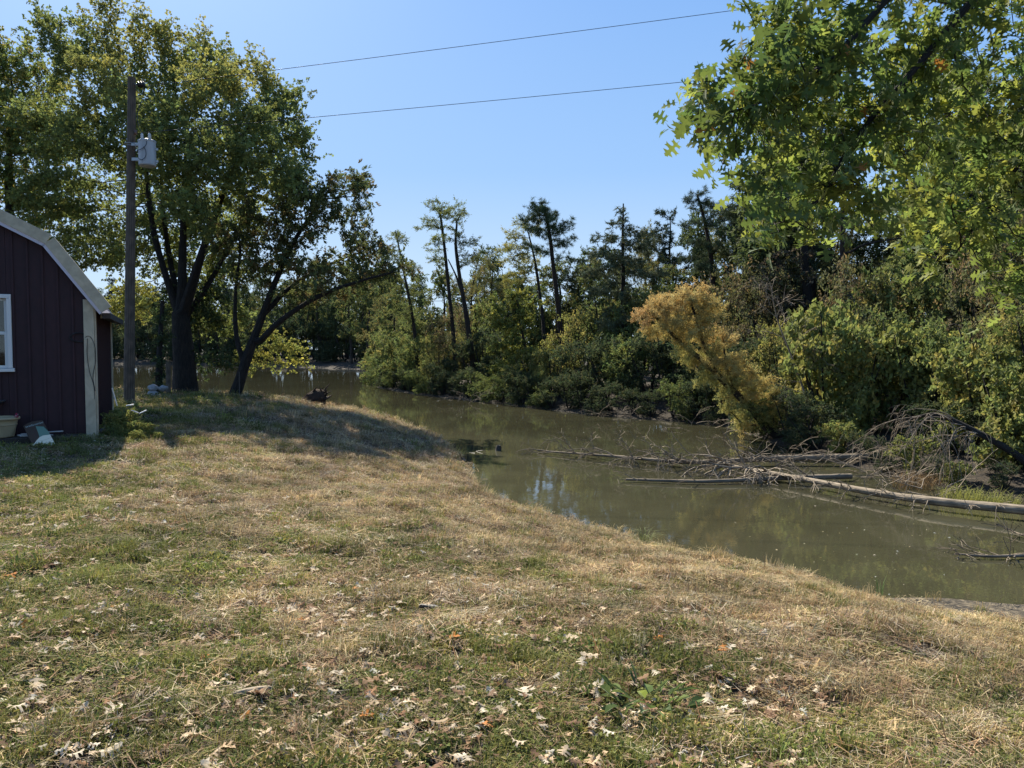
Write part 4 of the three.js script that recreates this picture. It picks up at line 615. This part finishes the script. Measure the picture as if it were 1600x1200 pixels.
  log('floating_branch', 'thin forked branch floating in the open water below the fallen trunk', [w(1760, 866, .04), w(1600, 868, .04), w(1540, 869, .04), w(1492, 865, .05)], .03, .012, [[.95, [-.5, .5, .1], .18, .008, 1, .1], [.6, [-.6, .15, -.6], .5, .01, 1, .1], [.4, [-.6, .1, .7], .5, .01, 1, .1]], M.greyTwig);
  log('floating_branch', 'small dark branch by the butt of the pale fallen trunk', [w(1700, 835, .06), w(1610, 838, .05), w(1570, 826, .06)], .02, .01, [[.8, [-.6, .3, .3], .4, .008, 1, .2], [.4, [-.6, .3, .3], .4, .008, 1, .2]], M.greyTwig);
  { // dead treetop that hangs over the waterside with drooping grey twigs
    const d = 16, p = [at(1660, 770, 14.8), at(1590, 712, 15.2), at(1520, 672, 15.6), at(1460, 648, 16), at(1420, 655, 16.2)], o = thing('dead_treetop', 'tangle of drooping grey dead twigs hanging over the waterside', 'dead tree', p[0].toArray()), ln = smoothLine(p.map((q) => q.clone().sub(p[0])), 30);
    part('log', tube(ln, smoothR(.09, .03, 30), 9, .2), M.darkBark, o);
    for (let i = 0; i < 15; i++) { const list = [], j = 12 + Math.floor(R(0, 16)); twigs(list, ln[Math.min(30, j)], V(R(-1, -.35), R(-.1, .5), R(-.2, .5)), R(.7, 1.9), .014, 2, R(.5, 2.2)); part('limb', merged(list), M.greyTwig, o); }
  }
  { // pale bare sapling leaning behind the golden tree
    const d = 22, p = [at(1278, 700, d), at(1262, 630, d), at(1238, 560, d), at(1215, 500, d), at(1203, 440, d)], o = thing('dead_sapling', 'bare pale sapling leaning against the dark vine-covered tree', 'dead tree', p[0].toArray()), ln = smoothLine(p.map((q) => q.clone().sub(p[0])), 30);
    part('stem', tube(ln, smoothR(.045, .008, 30), 6), M.greyTwig, o);
    for (let i = 0; i < 14; i++) { const list = []; twigs(list, ln[5 + Math.floor(R(0, 24))], V(R(-1, 1), R(.1, .8), R(-.5, .5)), R(.6, 1.3), .012, 2, R(0, .4)); part('limb', merged(list), M.greyTwig, o); }
  }
  { // brush washed up where the trunks meet the far bank
    for (const [px, py, n] of [[1400, 752, 18], [1280, 722, 14], [1440, 770, 12], [1180, 725, 12], [620, 603, 12], [950, 652, 8], [1090, 668, 8], [730, 628, 9], [1340, 735, 14]]) { const c = w(px, py, .1), o = thing('brush_pile', `heap of washed-up grey twigs at the water edge ${where(px)}`, 'brush', c.toArray(), 0, 'brush heaps along the far bank'), list = []; for (let i = 0; i < n; i++) twigs(list, V(R(-.8, .8), R(-.05, .2), R(-.4, .3)), V(R(-1, 1), R(0, .5), R(-.5, .5)), R(.5, 1.2), R(.006, .016), 1, .5); part('twig_tangle', merged(list), M.greyTwig, o); }
  }
  // sticks and stubs at the near edge of the water
  for (const [x0, y0, x1, y1, r] of [[695, 709, 694, 690, .02], [708, 709, 712, 695, .018], [714, 706, 719, 692, .018], [716, 704, 722, 697, .015], [728, 707, 742, 708, .02], [742, 705, 754, 704, .02], [701, 722, 726, 728, .025], [722, 727, 740, 724, .02], [724, 722, 717, 706, .015], [752, 715, 762, 719, .015], [738, 747, 762, 749, .018], [750, 762, 760, 758, .015]]) {
    const a = w(x0, y0, .0), d = -a.z, b = at(x1, y1, d - .15); single('stick', tube(smoothLine([a.clone().add(V(0, -.03, 0)), a.clone().lerp(b, .5).add(unit().multiplyScalar(.03)), b], 6), Array.from({ length: 7 }, (_, i) => r * (1 - i * .09)), 6), y1 > 700 && rnd() < .5 ? M.deadWood : M.wetWood, 'dead stick poking out of the shallows at the lawn edge', 'stick', 'sticks in the shallows');
  }
  for (const [px, py, s] of [[778, 704, .1], [559, 660, .07], [563, 659, .07]]) { const p = w(px, py, 0); single('wood_stub', tube([p.clone().add(V(0, -.1, 0)), p.clone().add(V(.02, s * .9, 0)), p.clone().add(V(.03, s * 1.5, 0))], [s * .8, s * .75, s * .45], 9, .3, px), M.wetWood, 'black wooden stub standing out of the water', 'stub', 'wooden stubs in the water'); }
}

// ---------------------------------------------------------------- grass, straw, leaves
{
  rnd = mulberry(201);
  const blades = (n, h0, h1, w, spread, lean) => { const out = []; for (let i = 0; i < n; i++) { const a = R(0, 6.28), r = Math.sqrt(R()) * spread, b = V(Math.cos(a) * r, -.006, Math.sin(a) * r), h = R(h0, h1), da = R(0, 6.28), l = R(.2, 1) * lean, dx = Math.cos(da), dz = Math.sin(da), sx = -dz * w * R(.6, 1.2) / 2, sz = dx * w / 2; const m = V(b.x + dx * h * l * .35, h * .6, b.z + dz * h * l * .35), t = V(b.x + dx * h * l, h * (1 - l * .35), b.z + dz * h * l); out.push(b.x - sx, b.y, b.z - sz, b.x + sx, b.y, b.z + sz, m.x + sx * .8, m.y, m.z + sz * .8, b.x - sx, b.y, b.z - sz, m.x + sx * .8, m.y, m.z + sz * .8, m.x - sx * .8, m.y, m.z - sz * .8, m.x - sx * .8, m.y, m.z - sz * .8, m.x + sx * .8, m.y, m.z + sz * .8, t.x, t.y, t.z); } return tris(out); };
  const strewn = (n, l0, l1, w, spread, rise) => { const out = []; for (let i = 0; i < n; i++) { const a = R(0, 6.28), r = Math.sqrt(R()) * spread, c = V(Math.cos(a) * r, R(.002, rise), Math.sin(a) * r), d = unit(); d.y *= .28; d.normalize(); const l = R(l0, l1) / 2, s = V().crossVectors(d, V(R(-.5, .5), 1, R(-.5, .5))).normalize().multiplyScalar(w / 2 * R(.6, 1.3)), p = c.clone().addScaledVector(d, -l), q = c.clone().addScaledVector(d, l); q.y += R(-.005, .012); for (const v of [p.clone().sub(s), p.clone().add(s), q.clone().addScaledVector(s, .5), p.clone().sub(s), q.clone().addScaledVector(s, .5), q.clone().addScaledVector(s, -.5)]) out.push(v.x, Math.max(-.004, v.y), v.z); } return tris(out); };
  const crumbs = (n, size, spread) => { const out = []; for (let i = 0; i < n; i++) { const a = R(0, 6.28), r = Math.sqrt(R()) * spread, d = unit(); d.y *= .35; d.normalize(); leafInto(out, V(Math.cos(a) * r, R(.002, .022), Math.sin(a) * r), d, V().crossVectors(d, V(R(-.6, .6), 1, R(-.6, .6))).normalize(), size * R(.5, 1.3), size * R(.25, .6), R(.1, .7), true); } return tris(out); };
  const clover = (n, spread) => { const out = []; for (let i = 0; i < n; i++) { const a = R(0, 6.28), r = Math.sqrt(R()) * spread, d = unit(); d.y = Math.abs(d.y) * .5; d.normalize(); leafInto(out, V(Math.cos(a) * r, R(.01, .05), Math.sin(a) * r), d, V().crossVectors(d, V(R(-.4, .4), 1, R(-.4, .4))).normalize(), R(.018, .034), R(.012, .022), .2, true); } return tris(out); };
  const G = { green: [0, 1].map(() => blades(34, .025, .08, .0042, .075, 1.0)), dry: [0, 1].map(() => blades(26, .025, .085, .004, .08, 1.25)), straw: [0, 1, 2].map(() => strewn(26, .03, .15, .0044, .11, .05)), crumb: [0, 1].map(() => crumbs(15, .03, .09)), weed: [clover(30, .08)] };
  const L = {}; for (const k in G) L[k] = G[k].map(() => []);
  const greens = [[.17, .19, .045], [.21, .215, .055], [.125, .15, .036], [.25, .235, .07]], straws = [[.48, .36, .19], [.58, .46, .26], [.34, .235, .125], [.42, .34, .17]], browns = [[.27, .175, .10], [.38, .27, .17], [.18, .112, .065], [.48, .375, .26]];
  const shedC = V(-7.45, 0, -13.75), pick = (a) => a[Math.floor(R(0, a.length))];
  const inShed = (x, z) => { const q = V(x, 0, z).sub(shedC).applyAxisAngle(V(0, 1, 0), -23.5 * Math.PI / 180); return q.x < .02 && q.x > -3.3 && q.z < .62 && q.z > -3.8 && !(q.z > .03 && q.x > -.75); };
  let total = 0;
  for (const [d0, d1, n, size] of [[1.8, 4.2, 19000, .92], [4.2, 7, 22000, 1], [7, 11, 23000, 1.12], [11, 17, 22000, 1.4], [17, 26, 13000, 2], [26, 38, 6000, 2.8]]) for (let i = 0; i < n; i++) {
    const d = Math.sqrt(R(d0 * d0, d1 * d1)), x = R(-1, 1) * (d * .7 + 1.6), z = -d; const [s, far] = shoreDistance(x, z);
    if (far || s < .12 || inShed(x, z)) continue;
    const gap = fbm(x * 4.2 + 9, z * 4.2, 2), lump = 1 + 1.5 * fbm(x * 2.1 - 4, z * 2.1 + 31, 3); if (d < 15 && gap < -.06 && rnd() < .75) continue;
    const mud = smooth(2.6, 4.2, x); if (s < .95 * mud + .1 && rnd() < .96) continue;
    const g = greenness(x, z, s), y = heightFrom(s, far, x, z), patch = fbm(x * 1.1 + 40, z * 1.1, 3), u = rnd();
    let kind, c;
    if (u < .12 + .5 * g) { kind = g > .4 && rnd() < .14 + .3 * smooth(.05, .3, patch) ? 'weed' : 'green'; c = pick(greens); } else if (u < .26 + .42 * g + .2 * (1 - g)) { kind = 'dry'; c = rnd() < .3 * g + .12 ? pick(greens) : pick(straws); } else if (u < .84 - .14 * smooth(0, .25, -patch)) { kind = 'straw'; c = rnd() < .58 - .45 * smooth(4.5, 2, s) * smooth(0, 2, x) ? pick(browns) : pick(straws); } else { kind = 'crumb'; c = pick(browns); }
    const arr = pick(L[kind]), e = .4, tilt = V(-(ground(x + e, z) - y) / e, 1, -(ground(x, z + e) - y) / e).normalize();
    const warm = .9 + .7 * fbm(x * .8 - 20, z * .8 + 7, 3);
    arr.push({ p: V(x, y, z), q: new THREE.Quaternion().setFromUnitVectors(V(0, 1, 0), tilt).multiply(new THREE.Quaternion().setFromAxisAngle(V(0, 1, 0), R(0, 6.28))), s: V(size, size * lump * R(.6, 1.3) * (s < .5 && kind === 'dry' ? 1.35 : 1), size), c: vary([c[0] * warm, c[1] * warm, c[2] * warm], .42) }); total++;
  }
  const LABEL = { green: 'short green mown grass on the bank', dry: 'dry yellow grass stubble on the bank', straw: 'cut straw strewn over the bank', crumb: 'broken brown leaf litter on the bank', weed: 'low clover-like weeds in the mown grass' }, NAME = { green: 'grass', dry: 'dry_grass', straw: 'straw_litter', crumb: 'leaf_litter', weed: 'lawn_weeds' };
  for (const k in G) G[k].forEach((g, i) => { const m = copies(numbered(NAME[k]), g, k === 'green' || k === 'weed' ? M.blade : M.straw, L[k][i], scene); m.userData = { kind: 'stuff', label: LABEL[k], category: k === 'crumb' ? 'litter' : 'grass' }; });

  // upright stubble stalks and rushes
  const stalk = tris((() => { const o = []; for (let i = 0; i < 4; i++) { const b = V(R(-.03, .03), -.01, R(-.03, .03)), t = b.clone().add(V(R(-.05, .05), R(.06, .15), R(-.05, .05))), w = .0028, a = R(0, 3.14), sx = Math.cos(a) * w, sz = Math.sin(a) * w; o.push(b.x - sx, b.y, b.z - sz, b.x + sx, b.y, b.z + sz, t.x + sx * .6, t.y, t.z + sz * .6, b.x - sx, b.y, b.z - sz, t.x + sx * .6, t.y, t.z + sz * .6, t.x - sx * .6, t.y, t.z - sz * .6); } return o; })()), stalks = [];
  for (let i = 0; i < 620; i++) { const d = R(3, 17), x = R(-.6, .7) * d, [s, far] = shoreDistance(x, -d); if (far || s < .3 || s > 6.5 || inShed(x, -d)) continue; stalks.push({ p: V(x, heightFrom(s, far, x, -d), -d), q: new THREE.Quaternion().setFromAxisAngle(V(0, 1, 0), R(0, 6.28)), s: R(.6, 1.2), c: vary([.26, .15, .08], .35) }); }
  { const m = copies('stubble', stalk, M.straw, stalks, scene); m.userData = { kind: 'stuff', label: 'brown cut stalks standing up from the dry bank', category: 'stubble' }; }

  // fallen oak leaves: those that can be told apart are things, the rest is litter
  const shapes = [[.4, .35], [-.35, .5], [.6, -.4], [-.5, .2], [.25, .7], [.7, .15]].map(([c, t]) => oakLeaf(.125, c, t));
  const mats = [leafMat(.58, .46, .31, .35, 1), leafMat(.68, .57, .41, .35, 1), leafMat(.32, .20, .11, .35, 1), leafMat(.22, .125, .07, .35, 1), leafMat(.46, .34, .21, .35, 1), leafMat(.42, .17, .045, .25, 1)];
  const word = [['pale tan', 0], ['bleached', 1], ['brown', 2], ['deep brown', 3], ['buff', 4], ['orange', 5]];
  const put = (d, x) => { const y = ground(x, -d); return { p: V(x, y + R(.035, .055), -d), q: new THREE.Quaternion().setFromEuler(new THREE.Euler(R(-.3, .3) - .12, R(0, 6.28), R(-.3, .3), 'YXZ')) }; };
  const picks = [[75, 975, 0], [310, 995, 1], [280, 1143, 1], [70, 1065, 0], [560, 1180, 1], [820, 1085, 1], [10, 1155, 3], [840, 1180, 3], [318, 1035, 5], [150, 1180, 1], [480, 975, 0], [390, 1030, 4], [1000, 1060, 2], [650, 1035, 3]];
  const clumpy = []; while (clumpy.length < 286) { const d = 2.6 + 7.5 * Math.pow(R(), 1.25), x = R(-.78, .32) * d, s = shoreDistance(x, -d)[0]; if (s > 5.2 && fbm(x * .9 + 3, d * .9, 3) > R(-.6, .2) && !inShed(x, -d)) clumpy.push([d, x]); }
  const place = (d, x, mi) => { const e = put(d, x), m = single('fallen_oak_leaf', pick(shapes), mats[mi], `${word[mi][0]} curled oak leaf lying on the mown grass`, 'leaf', `${word[mi][0]} oak leaves on the grass`); m.position.copy(e.p); m.quaternion.copy(e.q); m.scale.setScalar(R(.45, .95)); };
  for (const [px, py, mi] of picks) { const q = onPlane(px, py, 1.16); place(-q.z, q.x, mi); }
  for (const [d, x] of clumpy) place(d, x, [0, 1, 2, 3, 4, 4, 0, 1, 2, 3, 0, 4, 1, 2, 3, 0, 1, 4, 5][Math.floor(R(0, 19))]);
  const rest = shapes.slice(0, 3).map(() => []); for (let i = 0; i < 12000; i++) { const d = 2.2 + 14 * Math.pow(R(), 1.3), x = R(-.8, .42) * d, s = shoreDistance(x, -d)[0]; if (s < 4.2 || inShed(x, -d) || fbm(x * .9 + 3, d * .9, 3) < R(-.3, .25)) continue; const e = put(d, x); pick(rest).push({ ...e, s: R(.22, .62), c: vary(pick([[.6, .5, .36], [.5, .38, .25], [.26, .16, .09], [.2, .12, .07]]), .25) }); }
  rest.forEach((l, i) => { const m = copies(numbered('small_leaf_litter'), shapes[i], M.straw, l, scene); m.userData = { kind: 'stuff', label: 'small dry leaf litter scattered in the mown grass', category: 'litter' }; });

  // weed plant, pieces of wood in the grass
  const wp = onPlane(1015, 1110, 1.12), plantRoot = thing('broadleaf_weed', 'clump of broad green weed leaves growing in the mown grass', 'weed', [wp.x, ground(wp.x, wp.z), wp.z]);
  const wm = [leafMat(.11, .16, .045, .4), leafMat(.15, .19, .055, .4), leafMat(.09, .13, .045, .4), leafMat(.24, .30, .04, .5)];
  for (let i = 0; i < 46; i++) { const out = [], a = R(0, 6.28), r = Math.sqrt(R()) * .2, d = V(Math.cos(a) * R(.4, 1), R(-.1, .6), Math.sin(a) * R(.4, 1)).normalize(); leafInto(out, V(Math.cos(a) * r, R(.02, .11), Math.sin(a) * r * .8), d, V().crossVectors(d, V(R(-.5, .5), 1, R(-.5, .5))).normalize(), i < 20 ? R(.09, .17) : R(.06, .09), i < 20 ? .014 : R(.035, .055), R(.1, .3), true); part('leaf', tris(out), wm[i === 30 ? 3 : i % 3], plantRoot); }
  const chip = (px0, py0, px1, py1, r, mat, name, label, cat) => { const a = onPlane(px0, py0, 1.17), b = onPlane(px1, py1, 1.17); a.y = ground(a.x, a.z) + r + .012; b.y = ground(b.x, b.z) + r + .02; single(name, tube(smoothLine([a, a.clone().lerp(b, .5).add(V(0, .006, .004)), b], 8), [r * .7, r, r * 1.1, r, r, r * 1.05, r, r * .8, r * .3], 7, .5, px0), mat, label, cat); };
  chip(362, 1093, 428, 1076, .017, M.deadWood, 'wood_splinter', 'split pale piece of wood lying among the leaves', 'wood'); chip(655, 915, 688, 922, .016, M.wetWood, 'stick_piece', 'short dark stick lying on the dry grass slope', 'stick'); chip(203, 697, 232, 685, .02, std(.4, .2, .09, .9, { map: grainMap }), 'bark_strip', 'rusty orange strip of bark on the grass near the shed', 'bark'); chip(0, 885, 60, 883, .012, M.deadWood, 'stick_piece', 'long pale stick lying flat in the mown grass', 'stick');
  // reeds and dry clumps at the edge of the water
  const clump = (name, label, px, py, n, h, lean, mat, w) => { const p = onPlane(px, py, .12), o = thing(name, label, 'reed', [p.x, ground(p.x, p.z), p.z]); for (let i = 0; i < n; i++) part('blade', blades(1, h * .7, h, w, .06, lean), mat, o); return o; };
  for (const [px, py] of [[1110, 884], [1150, 894], [1048, 870], [962, 848], [905, 832], [838, 808], [782, 786], [1262, 922], [745, 762]]) clump('shore_tuft', 'dry grass tuft leaning over the water along the mown bank', px, py, 16, R(.16, .26), 1.2, leafMat(.44, .35, .17, .3), .009).userData.group = 'grass tufts along the mown bank edge';
  clump('green_reed', 'few green reed blades on the muddy water edge', 1375, 925, 7, .34, .35, leafMat(.12, .17, .06, .3), .012);
  clump('dry_reed', 'dry straw-coloured reed clump at the bank edge', 1205, 908, 12, .3, .4, leafMat(.5, .4, .22, .2), .01); clump('dry_reed', 'small dry reed tuft between bank edge and mud', 1222, 912, 6, .28, .3, leafMat(.5, .4, .22, .2), .01); clump('grass_tussock', 'flattened green tussock hanging over the water edge', 1005, 858, 40, .3, 1.6, leafMat(.16, .18, .07, .3), .009);
  // specks of leaf floating on the water
  const specks = []; for (let i = 0; i < 3600; i++) { const d = 8 + 60 * Math.pow(R(), 1.6), x = R(-.5, .7) * d, s = shoreDistance(x, -d)[0]; if (s > -.05 || fbm(x * .3, d * .16, 3) < R(-.02, .4)) continue; specks.push({ p: V(x, .006, -d), q: new THREE.Quaternion().setFromAxisAngle(V(0, 1, 0), R(0, 6.28)), s: R(.2, .8) * (1 + d / 45), c: vary(pick([[.5, .46, .32], [.36, .32, .18], [.62, .6, .52], [.22, .2, .09]]), .2) }); }
  const speck = (() => { const o = []; leafInto(o, V(-.02, 0, 0), V(1, 0, 0), V(0, 0, 1), .045, .026, .15, false); return tris(o); })();
  { const m = copies('floating_debris', speck, M.straw, specks, scene); m.userData = { kind: 'stuff', label: 'pale leaf specks floating on the water', category: 'debris' }; }
  // sedge at the foot of the far bank
  for (const [px, py, k] of [[1530, 778, 1], [1500, 772, 1], [1560, 780, 1], [1440, 748, 0], [1425, 752, 0]]) { const p = onPlane(px, py, .15), o = thing('sedge_tuft', k ? 'yellow-green sedge tuft behind the pale fallen trunk' : 'rusty brown sedge tuft under the dead treetop', 'sedge', [p.x, Math.max(.02, ground(p.x, p.z)), p.z], 0, k ? 'sedge behind the fallen trunk' : 'brown sedge under the dead treetop'); part('blades', blades(150, .18, .42, .009, .38, 1.3), k ? leafMat(.26, .26, .06, .4) : leafMat(.22, .14, .06, .3), o).userData.kind = 'stuff'; }
  console.log('ground copies', total);
}
renderer.render(scene, camera);
